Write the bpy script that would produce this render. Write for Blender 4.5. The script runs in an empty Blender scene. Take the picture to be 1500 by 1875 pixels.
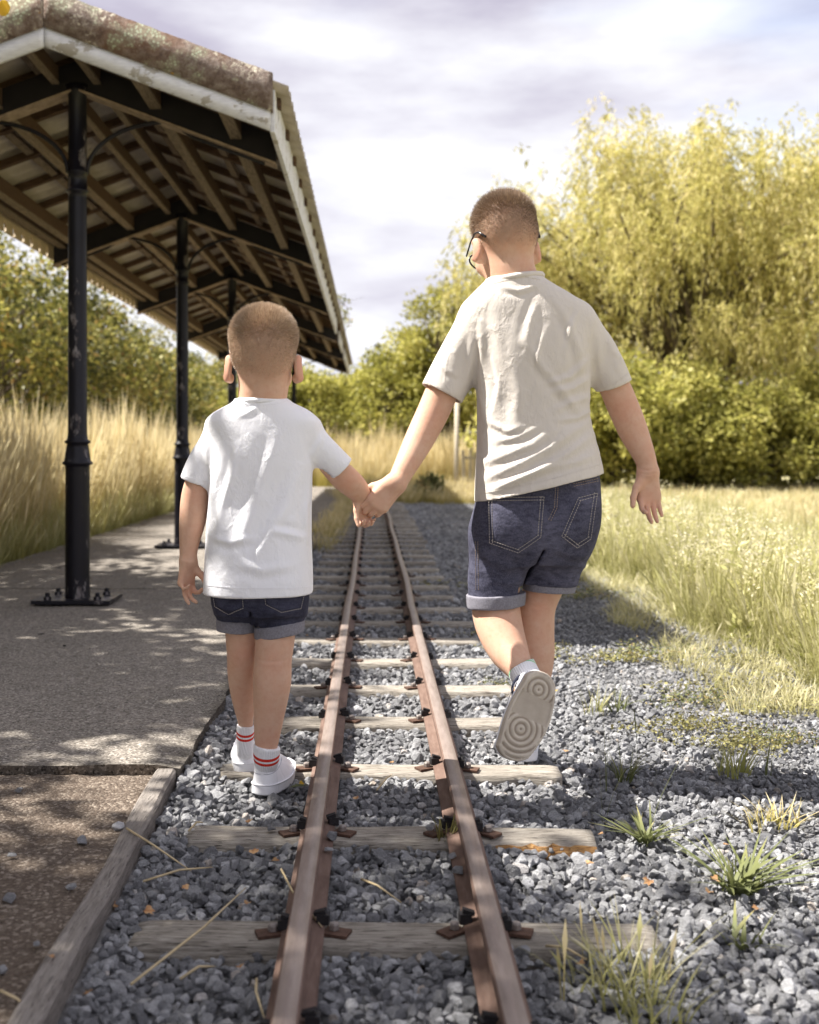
import bpy, bmesh, math, random
import numpy as np
from mathutils import Vector, Matrix
from mathutils.bvhtree import BVHTree

random.seed(7)
rng = np.random.default_rng(7)
scene = bpy.context.scene
C = scene.collection

# ------------------------------------------------------------------ camera
F, CX, CY, HC = 2050.0, 682.0, 821.0, 0.79      # focal length (px of the 1500 px photo), horizon point, eye height
cam_d = bpy.data.cameras.new('camera')
cam = bpy.data.objects.new('camera', cam_d); C.objects.link(cam)
cam.location = (0, 0, HC); cam.rotation_euler = (math.pi / 2, 0, 0)
cam_d.sensor_fit = 'HORIZONTAL'; cam_d.sensor_width = 36.0; cam_d.lens = F / 1500 * 36
cam_d.shift_x = (750 - CX) / 1500; cam_d.shift_y = -(937.5 - CY) / 1500
cam_d.clip_start = 0.05; cam_d.clip_end = 2000
cam_d.dof.use_dof = True; cam_d.dof.focus_distance = 2.62; cam_d.dof.aperture_fstop = 5.2
scene.camera = cam

def P(px, py, d):
    return Vector(((px - CX) / F * d, d, HC - (py - CY) / F * d))

# ------------------------------------------------------------------ light
SUN_DX, SUN_DY = 0.72, -0.10                    # shadow offset per metre of height
to_sun = Vector((-SUN_DX, -SUN_DY, 1.0)).normalized()
sun_d = bpy.data.lights.new('sun', 'SUN'); sun = bpy.data.objects.new('sun', sun_d); C.objects.link(sun)
sun_d.energy = 4.6; sun_d.angle = math.radians(0.53); sun_d.color = (1.0, 0.95, 0.87)
sun.rotation_euler = to_sun.to_track_quat('Z', 'Y').to_euler(); sun.location = (-6, 2, 9)
world = bpy.data.worlds.new('World'); scene.world = world; world.use_nodes = True
nt = world.node_tree; nt.nodes.clear()
def wn(t, **k):
    n = nt.nodes.new(t)
    for a, b in k.items(): setattr(n, a, b)
    return n
out = wn('ShaderNodeOutputWorld'); bg = wn('ShaderNodeBackground')
sky = wn('ShaderNodeTexSky', sky_type='NISHITA', sun_disc=False,
         sun_elevation=math.asin(to_sun.z), sun_rotation=math.atan2(to_sun.x, to_sun.y))
sky.dust_density = 1.5
skm = wn('ShaderNodeVectorMath', operation='SCALE'); skm.inputs['Scale'].default_value = 0.11
tc = wn('ShaderNodeTexCoord'); mp = wn('ShaderNodeMapping'); mp.inputs['Scale'].default_value = (1.5, 1.5, 5.2)
mp.inputs['Location'].default_value = (0.4, 0.0, 0.62)
n1 = wn('ShaderNodeTexNoise'); n1.inputs['Scale'].default_value = 1.55; n1.inputs['Detail'].default_value = 8; n1.inputs['Roughness'].default_value = 0.52
n2 = wn('ShaderNodeTexNoise'); n2.inputs['Scale'].default_value = 1.1; n2.inputs['Detail'].default_value = 4
r1 = wn('ShaderNodeValToRGB')                   # thick grey-lavender undersides to white tops
r1.color_ramp.elements[0].position = 0.43; r1.color_ramp.elements[0].color = (0.205, 0.195, 0.238, 1)
r1.color_ramp.elements[1].position = 0.64; r1.color_ramp.elements[1].color = (0.41, 0.415, 0.428, 1)
r2 = wn('ShaderNodeValToRGB')                   # cloud cover
r2.color_ramp.elements[0].position = 0.26; r2.color_ramp.elements[0].color = (0.55, 0.55, 0.55, 1)
r2.color_ramp.elements[1].position = 0.46; r2.color_ramp.elements[1].color = (1, 1, 1, 1)
mixw = wn('ShaderNodeMix', data_type='RGBA')
L = nt.links.new
L(tc.outputs['Generated'], mp.inputs['Vector']); L(mp.outputs[0], n1.inputs['Vector']); L(mp.outputs[0], n2.inputs['Vector'])
L(n1.outputs[0], r1.inputs[0]); L(n2.outputs[0], r2.inputs[0])
L(sky.outputs[0], skm.inputs[0]); L(skm.outputs[0], mixw.inputs[6]); L(r1.outputs[0], mixw.inputs[7]); L(r2.outputs[0], mixw.inputs[0])
L(mixw.outputs[2], bg.inputs[0]); L(bg.outputs[0], out.inputs[0])
scene.view_settings.view_transform = 'Standard'; scene.view_settings.look = 'None'
scene.view_settings.exposure = 1.58; scene.view_settings.gamma = 1.0
try: scene.view_settings.use_curve_mapping = False
except Exception: pass
scene.render.engine = 'CYCLES'
scene.cycles.use_denoising = True
scene.cycles.max_bounces = 6; scene.cycles.transparent_max_bounces = 6
scene.cycles.sample_clamp_indirect = 6.0

# ------------------------------------------------------------------ helpers
def npmesh(name, v, quads, smooth=True, attrs=None):
    """mesh from numpy arrays; quads is (n,4) or (n,3)"""
    v = np.asarray(v, np.float32); q = np.asarray(quads, np.int32)
    me = bpy.data.meshes.new(name)
    k = q.shape[1]
    me.vertices.add(len(v)); me.vertices.foreach_set('co', v.ravel())
    me.loops.add(q.size); me.loops.foreach_set('vertex_index', q.ravel())
    me.polygons.add(len(q)); me.polygons.foreach_set('loop_start', np.arange(0, q.size, k, dtype=np.int32))
    if smooth: me.polygons.foreach_set('use_smooth', np.ones(len(q), bool))
    if attrs:
        for a, arr in attrs.items():
            me.attributes.new(a, 'FLOAT', 'POINT').data.foreach_set('value', np.asarray(arr, np.float32))
    me.update(calc_edges=True)
    me.validate()
    return me

def link(name, me, m=None, parent=None):
    o = bpy.data.objects.new(name, me); C.objects.link(o)
    if m is not None and me is not None and not me.materials: me.materials.append(m)
    if parent is not None: o.parent = parent
    return o

def tag(o, label, cat, group=None):
    o['label'] = label; o['category'] = cat
    if group: o['group'] = group
    return o

def kind(o, k, label=None, cat=None):
    o['kind'] = k
    if label: o['label'] = label
    if cat: o['category'] = cat
    return o

def empty(name, loc=(0, 0, 0), label=None, cat=None, group=None):
    o = bpy.data.objects.new(name, None); C.objects.link(o); o.location = loc
    if label: tag(o, label, cat, group)
    return o

class MB:
    """collects simple shapes into one mesh"""
    def __init__(s): s.v = []; s.f = []
    def add(s, vs, fs):
        b = len(s.v); s.v += [tuple(p) for p in vs]; s.f += [tuple(i + b for i in f) for f in fs]; return s
    def hexa(s, c8):
        return s.add(c8, [(0, 3, 2, 1), (4, 5, 6, 7), (0, 1, 5, 4), (1, 2, 6, 5), (2, 3, 7, 6), (3, 0, 4, 7)])
    def box(s, x0, x1, y0, y1, z0, z1):
        return s.hexa([(x0, y0, z0), (x1, y0, z0), (x1, y1, z0), (x0, y1, z0), (x0, y0, z1), (x1, y0, z1), (x1, y1, z1), (x0, y1, z1)])
    def obox(s, M, sx, sy, sz):
        c = [(-sx, -sy, -sz), (sx, -sy, -sz), (sx, sy, -sz), (-sx, sy, -sz), (-sx, -sy, sz), (sx, -sy, sz), (sx, sy, sz), (-sx, sy, sz)]
        return s.hexa([M @ Vector(p) for p in c])
    def tube(s, pts, rad, n=8, cap=True):
        pts = [Vector(p) for p in pts]; b = len(s.v); m = len(pts)
        if not hasattr(rad, '__len__'): rad = [rad] * m
        up = None
        for i, p in enumerate(pts):
            t = (pts[min(i + 1, m - 1)] - pts[max(i - 1, 0)]).normalized()
            if up is None: up = t.orthogonal().normalized()
            up = (up - t * up.dot(t)); up = up.normalized() if up.length > 1e-6 else t.orthogonal().normalized()
            w = t.cross(up)
            for k in range(n):
                a = 2 * math.pi * k / n
                s.v.append(tuple(p + (up * math.cos(a) + w * math.sin(a)) * rad[i]))
        for i in range(m - 1):
            for k in range(n):
                k2 = (k + 1) % n
                s.f.append((b + i * n + k, b + i * n + k2, b + (i + 1) * n + k2, b + (i + 1) * n + k))
        if cap:
            s.f.append(tuple(b + k for k in reversed(range(n)))); s.f.append(tuple(b + (m - 1) * n + k for k in range(n)))
        return s
    def lathe(s, prof, cx, cy, n=20):
        b = len(s.v)
        for r, z in prof:
            for k in range(n):
                a = 2 * math.pi * k / n
                s.v.append((cx + r * math.cos(a), cy + r * math.sin(a), z))
        for i in range(len(prof) - 1):
            for k in range(n):
                k2 = (k + 1) % n
                s.f.append((b + i * n + k, b + i * n + k2, b + (i + 1) * n + k2, b + (i + 1) * n + k))
        s.f.append(tuple(b + k for k in reversed(range(n)))); s.f.append(tuple(b + (len(prof) - 1) * n + k for k in range(n)))
        return s
    def mesh(s, name, smooth=False):
        me = bpy.data.meshes.new(name); me.from_pydata(s.v, [], s.f)
        if smooth: me.polygons.foreach_set('use_smooth', [len(f) <= 4 for f in s.f])
        me.update(); return me
    def build(s, name, m=None, parent=None, smooth=False, bevel=0):
        me = s.mesh(name, smooth)
        if bevel:
            bm = bmesh.new(); bm.from_mesh(me)
            bmesh.ops.bevel(bm, geom=list(bm.edges), offset=bevel, segments=1, affect='EDGES', profile=0.5)
            bm.to_mesh(me); bm.free()
        return link(name, me, m, parent)

def vnoise(p, scale, seed=0):
    """cheap smooth value noise for numpy points (n,3) -> (n,) in -1..1"""
    q = np.asarray(p, np.float64) * scale + seed * 17.31
    i = np.floor(q).astype(np.int64); f = q - i; f = f * f * (3 - 2 * f)
    def h(a, b, c):
        n = (a * 374761393 + b * 668265263 + c * 2147483647 + seed * 1274126177) & 0x7fffffff
        n = ((n ^ (n >> 13)) * 1274126177) & 0x7fffffff
        return ((n ^ (n >> 16)) & 0xffff) / 32767.5 - 1.0
    r = 0
    for dx in (0, 1):
        wx = f[:, 0] if dx else 1 - f[:, 0]
        for dy in (0, 1):
            wy = f[:, 1] if dy else 1 - f[:, 1]
            for dz in (0, 1):
                wz = f[:, 2] if dz else 1 - f[:, 2]
                r = r + wx * wy * wz * h(i[:, 0] + dx, i[:, 1] + dy, i[:, 2] + dz)
    return r

# ------------------------------------------------------------------ materials
class NT:
    def __init__(s, name):
        s.m = bpy.data.materials.new(name); s.m.use_nodes = True; s.t = s.m.node_tree
        s.b = s.t.nodes['Principled BSDF']; s.out = s.t.nodes['Material Output']
    def n(s, t, ins=None, **k):
        o = s.t.nodes.new(t)
        for a, b in k.items(): setattr(o, a, b)
        for a, b in (ins or {}).items():
            if isinstance(b, bpy.types.NodeSocket): s.t.links.new(b, o.inputs[a])
            else: o.inputs[a].default_value = b
        return o
    def l(s, a, b): s.t.links.new(a, b)
    def coord(s, scale=(1, 1, 1), what='Object'):
        c = s.n('ShaderNodeTexCoord'); m = s.n('ShaderNodeMapping', {'Scale': scale}); s.l(c.outputs[what], m.inputs['Vector']); return m.outputs[0]
    def noise(s, vec, scale, detail=4, rough=0.6):
        return s.n('ShaderNodeTexNoise', {'Vector': vec, 'Scale': scale, 'Detail': detail, 'Roughness': rough}).outputs[0]
    def vor(s, vec, scale, out=0, feature='F1'):
        return s.n('ShaderNodeTexVoronoi', {'Vector': vec, 'Scale': scale}, feature=feature).outputs[out]
    def ramp(s, fac, stops):
        r = s.n('ShaderNodeValToRGB', {0: fac}); e = r.color_ramp.elements
        while len(e) < len(stops): e.new(0.5)
        for i, (p, c) in enumerate(stops):
            e[i].position = p; e[i].color = (c[0], c[1], c[2], 1) if hasattr(c, '__len__') else (c, c, c, 1)
        return r.outputs[0]
    def mix(s, fac, a, b, mode='MIX'):
        o = s.n('ShaderNodeMix', data_type='RGBA', blend_type=mode)
        for i, x in ((0, fac), (6, a), (7, b)):
            if isinstance(x, bpy.types.NodeSocket): s.l(x, o.inputs[i])
            elif hasattr(x, '__len__'): o.inputs[i].default_value = (x[0], x[1], x[2], 1)
            else: o.inputs[i].default_value = x
        return o.outputs[2]
    def math(s, op, a, b=0.0):
        return s.n('ShaderNodeMath', {0: a, 1: b}, operation=op).outputs[0]
    def attr(s, name): return s.n('ShaderNodeAttribute', attribute_name=name).outputs['Fac']
    def rnd(s): return s.n('ShaderNodeObjectInfo').outputs['Random']
    def col(s, c):
        if isinstance(c, bpy.types.NodeSocket): s.l(c, s.b.inputs['Base Color'])
        else: s.b.inputs['Base Color'].default_value = (c[0], c[1], c[2], 1)
        return s
    def rough(s, r):
        if isinstance(r, bpy.types.NodeSocket): s.l(r, s.b.inputs['Roughness'])
        else: s.b.inputs['Roughness'].default_value = r
        return s
    def spec(s, v): s.b.inputs['Specular IOR Level'].default_value = v; return s
    def bump(s, h, strength=0.5, dist=0.01, prev=None):
        b = s.n('ShaderNodeBump', {'Height': h, 'Strength': strength, 'Distance': dist})
        if prev is not None: s.l(prev, b.inputs['Normal'])
        s.l(b.outputs[0], s.b.inputs['Normal']); return b.outputs[0]

def simple(name, c, rough=0.8, var=0.25, scale=20, bump=0.0, bscale=80, spec=0.3, stretch=(1, 1, 1)):
    m = NT(name); v = m.coord(stretch); n = m.noise(v, scale, 6, 0.65)
    m.col(m.ramp(n, [(0.25, [x * (1 - var) for x in c]), (0.75, [min(1, x * (1 + var)) for x in c])])).rough(rough).spec(spec)
    if bump: m.bump(m.noise(v, bscale, 5), bump, 0.005)
    return m.m
# ---- material library
def wood(name, dark, light, stretch, crack=0.6, scale=14):
    m = NT(name); c = m.n('ShaderNodeTexCoord'); off = m.n('ShaderNodeVectorMath', {0: c.outputs['Object']}, operation='ADD')
    r = m.rnd(); k = m.n('ShaderNodeCombineXYZ', {0: r, 1: r, 2: r}); k2 = m.n('ShaderNodeVectorMath', {0: k.outputs[0]}, operation='SCALE'); k2.inputs['Scale'].default_value = 37.0
    m.l(k2.outputs[0], off.inputs[1])
    mp = m.n('ShaderNodeMapping', {'Vector': off.outputs[0], 'Scale': stretch}); v = mp.outputs[0]
    g = m.noise(v, scale, 8, 0.7); big = m.noise(off.outputs[0], 5, 3)
    fine = m.noise(v, scale * 5, 4, 0.6)
    base = m.ramp(g, [(0.22, [x * 0.35 for x in dark]), (0.38, dark), (0.62, light), (0.85, [min(1, x * 1.25) for x in light])])
    base = m.mix(m.ramp(big, [(0.4, 0.0), (0.7, 0.55)]), base, [(a + b) * 0.42 for a, b in zip(dark, light)])
    base = m.mix(m.ramp(m.noise(v, scale * 1.8, 3, .5), [(0.60, 0.0), (0.68, crack)]), base, [0.025, 0.02, 0.018])
    tint = m.math('MULTIPLY_ADD', r, 0.35); tint.node.inputs[2].default_value = 0.82
    hs = m.n('ShaderNodeHueSaturation', {'Color': base, 'Value': tint}); m.col(hs.outputs[0]).rough(0.88).spec(0.2)
    m.bump(m.mix(0.4, g, fine), 0.9, 0.008)
    return m.m
M = {}
M['sleeper'] = wood('sleeper_wood', [0.20, 0.175, 0.145], [0.48, 0.44, 0.385], (1.2, 14, 14), 0.85)
M['edging'] = wood('edging_wood', [0.20, 0.175, 0.155], [0.37, 0.335, 0.305], (14, 1.2, 14))
M['rotten'] = wood('rotten_wood', [0.22, 0.10, 0.035], [0.55, 0.33, 0.14], (1.5, 16, 16), 0.8, 18)
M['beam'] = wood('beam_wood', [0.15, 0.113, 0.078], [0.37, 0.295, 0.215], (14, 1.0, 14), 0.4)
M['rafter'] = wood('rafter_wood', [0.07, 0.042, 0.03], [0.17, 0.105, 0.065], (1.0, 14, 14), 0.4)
M['pale_post'] = wood('pale_fence_wood', [0.34, 0.29, 0.22], [0.58, 0.52, 0.42], (12, 12, 1.2), 0.3)

def rusty():
    m = NT('rail_rust'); v = m.coord((1, 0.12, 1)); a = m.noise(v, 90, 6, 0.7); v2 = m.coord((1, 1, 1)); b = m.noise(v2, 9, 5, 0.6)
    c = m.ramp(a, [(0.25, (0.075, 0.045, 0.035)), (0.5, (0.135, 0.082, 0.063)), (0.8, (0.22, 0.155, 0.125))])
    c = m.mix(m.ramp(b, [(0.42, 0.0), (0.68, 0.7)]), c, (0.19, 0.125, 0.10))
    geo = m.n('ShaderNodeNewGeometry'); z = m.n('ShaderNodeSeparateXYZ', {0: geo.outputs['True Normal']}).outputs[2]
    pos = m.n('ShaderNodeSeparateXYZ', {0: geo.outputs['Position']}).outputs[2]
    top = m.math('MULTIPLY', m.ramp(z, [(0.85, 0.0), (0.98, 1.0)]), m.ramp(m.math('MULTIPLY', pos, 10.0), [(0.60, 0.0), (0.66, 1.0)]))
    c = m.mix(m.math('MULTIPLY', top, 0.8), c, m.ramp(a, [(0.3, (0.20, 0.158, 0.138)), (0.7, (0.31, 0.26, 0.235))]))
    m.col(c).spec(0.45); m.rough(m.ramp(top, [(0, 0.8), (1, 0.46)])); m.b.inputs['Metallic'].default_value = 0.15
    m.bump(m.noise(v2, 260, 4), 0.25, 0.002)
    return m.m
M['rail'] = rusty()
M['rust'] = simple('dark_rust', (0.085, 0.047, 0.033), 0.85, 0.5, 60, 0.4, 220)
M['black_iron'] = simple('black_iron_clip', (0.022, 0.020, 0.022), 0.6, 0.4, 60, 0.3, 200)
M['bolt'] = simple('worn_steel_bolt', (0.20, 0.17, 0.155), 0.5, 0.4, 90, 0.3, 300, 0.6)

def concrete():
    m = NT('platform_concrete'); v = m.coord()
    sp = m.vor(v, 210, 1); n = m.noise(v, 3.0, 6, 0.62); f = m.noise(v, 55, 6, 0.75)
    c = m.ramp(f, [(0.28, (0.085, 0.074, 0.063)), (0.5, (0.215, 0.19, 0.165)), (0.74, (0.35, 0.315, 0.275))])
    c = m.mix(m.ramp(n, [(0.35, 0.0), (0.65, 0.5)]), c, (0.15, 0.135, 0.115))
    g = m.n('ShaderNodeSeparateColor', {0: sp}).outputs[0]
    c = m.mix(m.ramp(g, [(0.80, 0.0), (0.92, 0.55)]), c, (0.50, 0.46, 0.41)); c = m.mix(m.ramp(g, [(0.10, 0.75), (0.20, 0.0)]), c, (0.045, 0.040, 0.035))
    st = m.noise(v, 1.1, 3, 0.5); c = m.mix(m.ramp(st, [(0.58, 0.0), (0.70, 0.30)]), c, (0.08, 0.07, 0.06))
    # pale worn blotches of bare cement
    c = m.mix(m.ramp(m.noise(v, 6.5, 3, 0.45), [(0.70, 0.0), (0.76, 0.45)]), c, (0.42, 0.40, 0.36))
    m.col(c).rough(0.92).spec(0.2)
    b1 = m.bump(m.mix(0.5, f, m.vor(v, 150)), 0.55, 0.005)
    return m.m
M['concrete'] = concrete()

def dirt():
    m = NT('brown_grit'); v = m.coord(); a = m.noise(v, 110, 7, 0.78); w = m.vor(v, 165, 1); d = m.vor(v, 165, 0); n = m.noise(v, 4, 4)
    c = m.ramp(a, [(0.25, (0.035, 0.026, 0.020)), (0.5, (0.125, 0.098, 0.078)), (0.75, (0.27, 0.225, 0.185))])
    g = m.n('ShaderNodeSeparateColor', {0: w}).outputs[1]
    c = m.mix(m.ramp(g, [(0.72, 0.0), (0.88, 0.6)]), c, (0.40, 0.34, 0.28)); c = m.mix(m.ramp(n, [(0.4, 0.0), (0.65, 0.45)]), c, (0.085, 0.06, 0.043))
    m.col(c).rough(0.95).spec(0.15); m.bump(m.mix(0.55, a, m.math('SUBTRACT', 1.0, d)), 0.9, 0.009)
    return m.m
M['dirt'] = dirt()

def ballast_ground():
    m = NT('ballast_bed'); v = m.coord(); d = m.vor(v, 42, 0); w = m.vor(v, 42, 1); a = m.noise(v, 120, 5)
    g = m.n('ShaderNodeSeparateColor', {0: w}).outputs[0]
    c = m.ramp(g, [(0.0, (0.11, 0.108, 0.112)), (0.6, (0.27, 0.265, 0.27)), (1.0, (0.48, 0.475, 0.475))])
    c = m.mix(m.ramp(d, [(0.35, 0.0), (0.7, 0.7)]), c, (0.07, 0.067, 0.066)); c = m.mix(0.35, c, m.ramp(a, [(0.3, (0.05, 0.05, 0.05)), (0.7, (0.3, 0.29, 0.29))]))
    m.col(c).rough(0.92); m.bump(m.math('SUBTRACT', 1.0, d), 1.0, 0.02)
    return m.m
M['ballast'] = ballast_ground()

def stone(name, lo, hi):
    m = NT(name); v = m.coord((1, 1, 1), 'Object'); r = m.rnd()
    a = m.noise(v, 3.2, 6, 0.75); b = m.noise(v, 14, 4, 0.7)
    c = m.ramp(r, [(0.0, lo), (0.55, [(x + y) * 0.46 for x, y in zip(lo, hi)]), (0.90, hi), (0.97, [x * 1.2 for x in hi]), (1.0, (hi[0] * 1.15, hi[1] * 0.98, hi[2] * 0.80))])
    c = m.mix(0.6, c, m.ramp(a, [(0.3, (0.25, 0.25, 0.255)), (0.55, (0.85, 0.85, 0.86)), (0.75, (1.5, 1.5, 1.5))]), 'MULTIPLY')
    c = m.mix(m.ramp(b, [(0.60, 0.0), (0.75, 0.5)]), c, [min(1, x * 1.5) for x in hi])
    m.col(c).rough(0.82).spec(0.35); m.bump(m.mix(0.5, a, b), 0.7, 0.15)
    return m.m
M['stone'] = stone('ballast_stone', (0.24, 0.242, 0.256), (0.64, 0.645, 0.665))

def grass_ground():
    m = NT('meadow_ground'); v = m.coord(); a = m.noise(v, 0.6, 5, 0.6); b = m.noise(v, 30, 5, 0.7)
    c = m.ramp(a, [(0.3, (0.32, 0.30, 0.12)), (0.55, (0.47, 0.42, 0.21)), (0.8, (0.56, 0.50, 0.30))])
    c = m.mix(0.5, c, m.ramp(b, [(0.3, (0.12, 0.11, 0.04)), (0.7, (0.40, 0.36, 0.19))]))
    m.col(c).rough(0.95); m.bump(b, 0.8, 0.05)
    return m.m
M['meadow'] = grass_ground()

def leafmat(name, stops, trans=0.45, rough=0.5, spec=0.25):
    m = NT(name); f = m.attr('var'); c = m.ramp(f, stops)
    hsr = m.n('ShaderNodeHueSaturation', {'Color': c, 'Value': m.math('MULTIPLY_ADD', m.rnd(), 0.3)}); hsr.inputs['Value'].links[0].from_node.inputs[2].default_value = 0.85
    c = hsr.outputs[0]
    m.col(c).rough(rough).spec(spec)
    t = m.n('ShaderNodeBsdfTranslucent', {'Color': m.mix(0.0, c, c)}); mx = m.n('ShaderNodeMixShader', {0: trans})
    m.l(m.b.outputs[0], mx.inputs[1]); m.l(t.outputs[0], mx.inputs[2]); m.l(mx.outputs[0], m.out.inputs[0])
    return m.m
M['willow'] = leafmat('willow_leaf', [(0, (0.24, 0.225, 0.06)), (0.4, (0.46, 0.42, 0.13)), (0.8, (0.63, 0.56, 0.25)), (1, (0.69, 0.60, 0.32))], 0.5)
M['leaf_a'] = leafmat('hedge_leaf', [(0, (0.045, 0.050, 0.014)), (0.3, (0.11, 0.115, 0.03)), (0.55, (0.27, 0.26, 0.065)), (0.86, (0.47, 0.42, 0.11)), (0.95, (0.36, 0.19, 0.06)), (1, (0.46, 0.38, 0.12))], 0.30)
M['leaf_b'] = leafmat('shrub_leaf', [(0, (0.14, 0.14, 0.03)), (0.5, (0.36, 0.345, 0.075)), (1, (0.58, 0.53, 0.16))], 0.45)
M['leaf_c'] = leafmat('bright_shrub_leaf', [(0, (0.20, 0.20, 0.045)), (0.5, (0.45, 0.43, 0.11)), (1, (0.66, 0.60, 0.22))], 0.5)
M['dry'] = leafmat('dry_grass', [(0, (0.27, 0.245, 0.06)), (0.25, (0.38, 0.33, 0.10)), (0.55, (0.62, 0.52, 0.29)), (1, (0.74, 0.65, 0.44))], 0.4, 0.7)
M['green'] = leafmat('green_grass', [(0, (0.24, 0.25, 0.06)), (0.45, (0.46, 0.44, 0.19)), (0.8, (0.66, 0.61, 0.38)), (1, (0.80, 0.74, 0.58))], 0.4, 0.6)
M['weed'] = leafmat('weed_leaf', [(0, (0.075, 0.092, 0.034)), (0.5, (0.18, 0.195, 0.075)), (0.85, (0.36, 0.33, 0.15)), (1, (0.42, 0.27, 0.13))], 0.3, 0.55)
M['moss'] = leafmat('moss_leaf', [(0, (0.10, 0.080, 0.035)), (0.5, (0.22, 0.205, 0.075)), (1, (0.40, 0.37, 0.15))], 0.3, 0.7)
M['fallen'] = leafmat('fallen_leaf', [(0, (0.30, 0.13, 0.05)), (0.5, (0.48, 0.27, 0.13)), (1, (0.58, 0.42, 0.24))], 0.25, 0.7)
M['yellow_leaf'] = leafmat('yellow_leaf', [(0, (0.55, 0.35, 0.03)), (1, (0.72, 0.46, 0.05))], 0.3, 0.6)
M['straw'] = simple('straw', (0.50, 0.40, 0.24), 0.7, 0.3, 40)
M['bark'] = simple('bark', (0.12, 0.095, 0.07), 0.9, 0.5, 12, 0.6, 30, 0.2, (1, 1, 0.2))

# ------------------------------------------------------------------ ground
def grid_sheet(name, x0, x1, y0, y1, nx, ny, zf, m, edge=None):
    xs = np.linspace(x0, x1, nx); ys = np.linspace(y0, y1, ny)
    X, Y = np.meshgrid(xs, ys, indexing='ij'); p = np.stack([X.ravel(), Y.ravel(), np.zeros(X.size)], 1)
    if edge is not None: p = edge(p)
    p[:, 2] = zf(p)
    i = np.arange(nx * ny).reshape(nx, ny)
    q = np.stack([i[:-1, :-1].ravel(), i[1:, :-1].ravel(), i[1:, 1:].ravel(), i[:-1, 1:].ravel()], 1)
    return link(name, npmesh(name, p, q), m)
g = grid_sheet('ground', -160, 160, -30, 400, 90, 120, lambda p: -0.06 + 0 * p[:, 0], M['meadow']); kind(g, 'structure')
bl = grid_sheet('ballast_bed', -0.52, 1.75, -0.5, 18.5, 80, 260,
    lambda p: -0.028 + 0.007 * vnoise(p, 9, 1) + 0.006 * vnoise(p, 30, 2) - 0.03 * np.clip((p[:, 0] - 1.3) / 0.45, 0, 1) ** 2 + 0.028 * np.clip((-0.34 - p[:, 0]) / .07, 0, 1), M['ballast'])
kind(bl, 'structure')

# platform: concrete slabs laid end to end; back edge -2.35, front edge over the track
PX0, PX1, PY0, PY1, PZ = -2.36, -0.447, 2.60, 21.6, 0.05
plat = empty('platform', (0, 0, 0)); kind(plat, 'structure')
joints = [PY0, 5.9, 9.2, 12.5, 15.8, 19.1, PY1]
for a, b in zip(joints[:-1], joints[1:]):
    nx, ny = 40, 66
    xs = np.linspace(PX0, PX1, nx); ys = np.linspace(a + 0.006, b - 0.006, ny)
    X, Y = np.meshgrid(xs, ys, indexing='ij'); p = np.stack([X.ravel(), Y.ravel(), np.full(X.size, PZ)], 1)
    e = np.clip((p[:, 0] - (PX1 - 0.06)) / 0.06, 0, 1)
    p[:, 0] += e * (0.010 * vnoise(p, 7, 3) + 0.006 * vnoise(p, 25, 4))
    if a == PY0:
        ee = np.clip((a + 0.12 - p[:, 1]) / 0.12, 0, 1); p[:, 1] += ee * 0.018 * vnoise(p, 6, 5)
    p[:, 2] += 0.0025 * vnoise(p, 5, 6) + 0.0018 * vnoise(p, 28, 8) - 0.006 * (e > 0.99)
    i = np.arange(nx * ny).reshape(nx, ny)
    q = [np.stack([i[:-1, :-1].ravel(), i[1:, :-1].ravel(), i[1:, 1:].ravel(), i[:-1, 1:].ravel()], 1)]
    bot = p.copy(); bot[:, 2] = -0.12; j = i + nx * ny
    def side(u): u2 = u + nx * ny; return np.stack([u[:-1], u2[:-1], u2[1:], u[1:]], 1)
    q += [side(i[-1, :])[:, ::-1], side(i[0, :]), side(i[:, 0])[:, ::-1], side(i[:, -1])]
    link('slab', npmesh('slab', np.vstack([p, bot]), np.vstack(q), smooth=False), M['concrete'], plat)
dp = grid_sheet('earth_path', -3.2, -0.462, -0.8, 2.63, 130, 150,
    lambda p: 0.040 + 0.004 * vnoise(p, 6, 11) + 0.0035 * vnoise(p, 40, 12) + 0.002 * vnoise(p, 90, 13) - 0.012 * np.clip((p[:, 1] - 2.56) / 0.05, 0, 1), M['dirt'])
kind(dp, 'structure')
vb = grid_sheet('verge', -9, -2.33, -0.8, 30, 40, 120, lambda p: 0.0 + 0.03 * vnoise(p, 1.5, 14), M['meadow']); kind(vb, 'structure')

# timber edging along the earth path
eb = MB()
n = 26; ex = np.linspace(0, 1, n)
ring = []
for t in ex:
    y = 0.7 + t * (2.625 - 0.7); xr = -0.4295 + (y - 1.466) * (-0.0262)
    wv = 0.003 * math.sin(9 * t) + 0.002 * math.sin(31 * t + 1)
    x1 = xr + wv; x0 = xr - 0.044 - 0.003 * math.sin(13 * t + 2); z1 = 0.046 + 0.003 * math.sin(17 * t)
    ring.append([(x0, y, -0.07), (x1, y, -0.07), (x1, y, z1 - 0.007), (x1 - 0.006, y, z1), (x0 + 0.006, y, z1), (x0, y, z1 - 0.006)])
b0 = len(eb.v)
for r in ring: eb.v += r
for i in range(n - 1):
    for k in range(6):
        k2 = (k + 1) % 6; eb.f.append((i * 6 + k, i * 6 + k2, (i + 1) * 6 + k2, (i + 1) * 6 + k))
eb.f.append(tuple(reversed(range(6)))); eb.f.append(tuple((n - 1) * 6 + k for k in range(6)))
tag(eb.build('timber_edging', M['edging']), 'weathered grey timber edging between the earth path and the ballast', 'timber')

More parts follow.
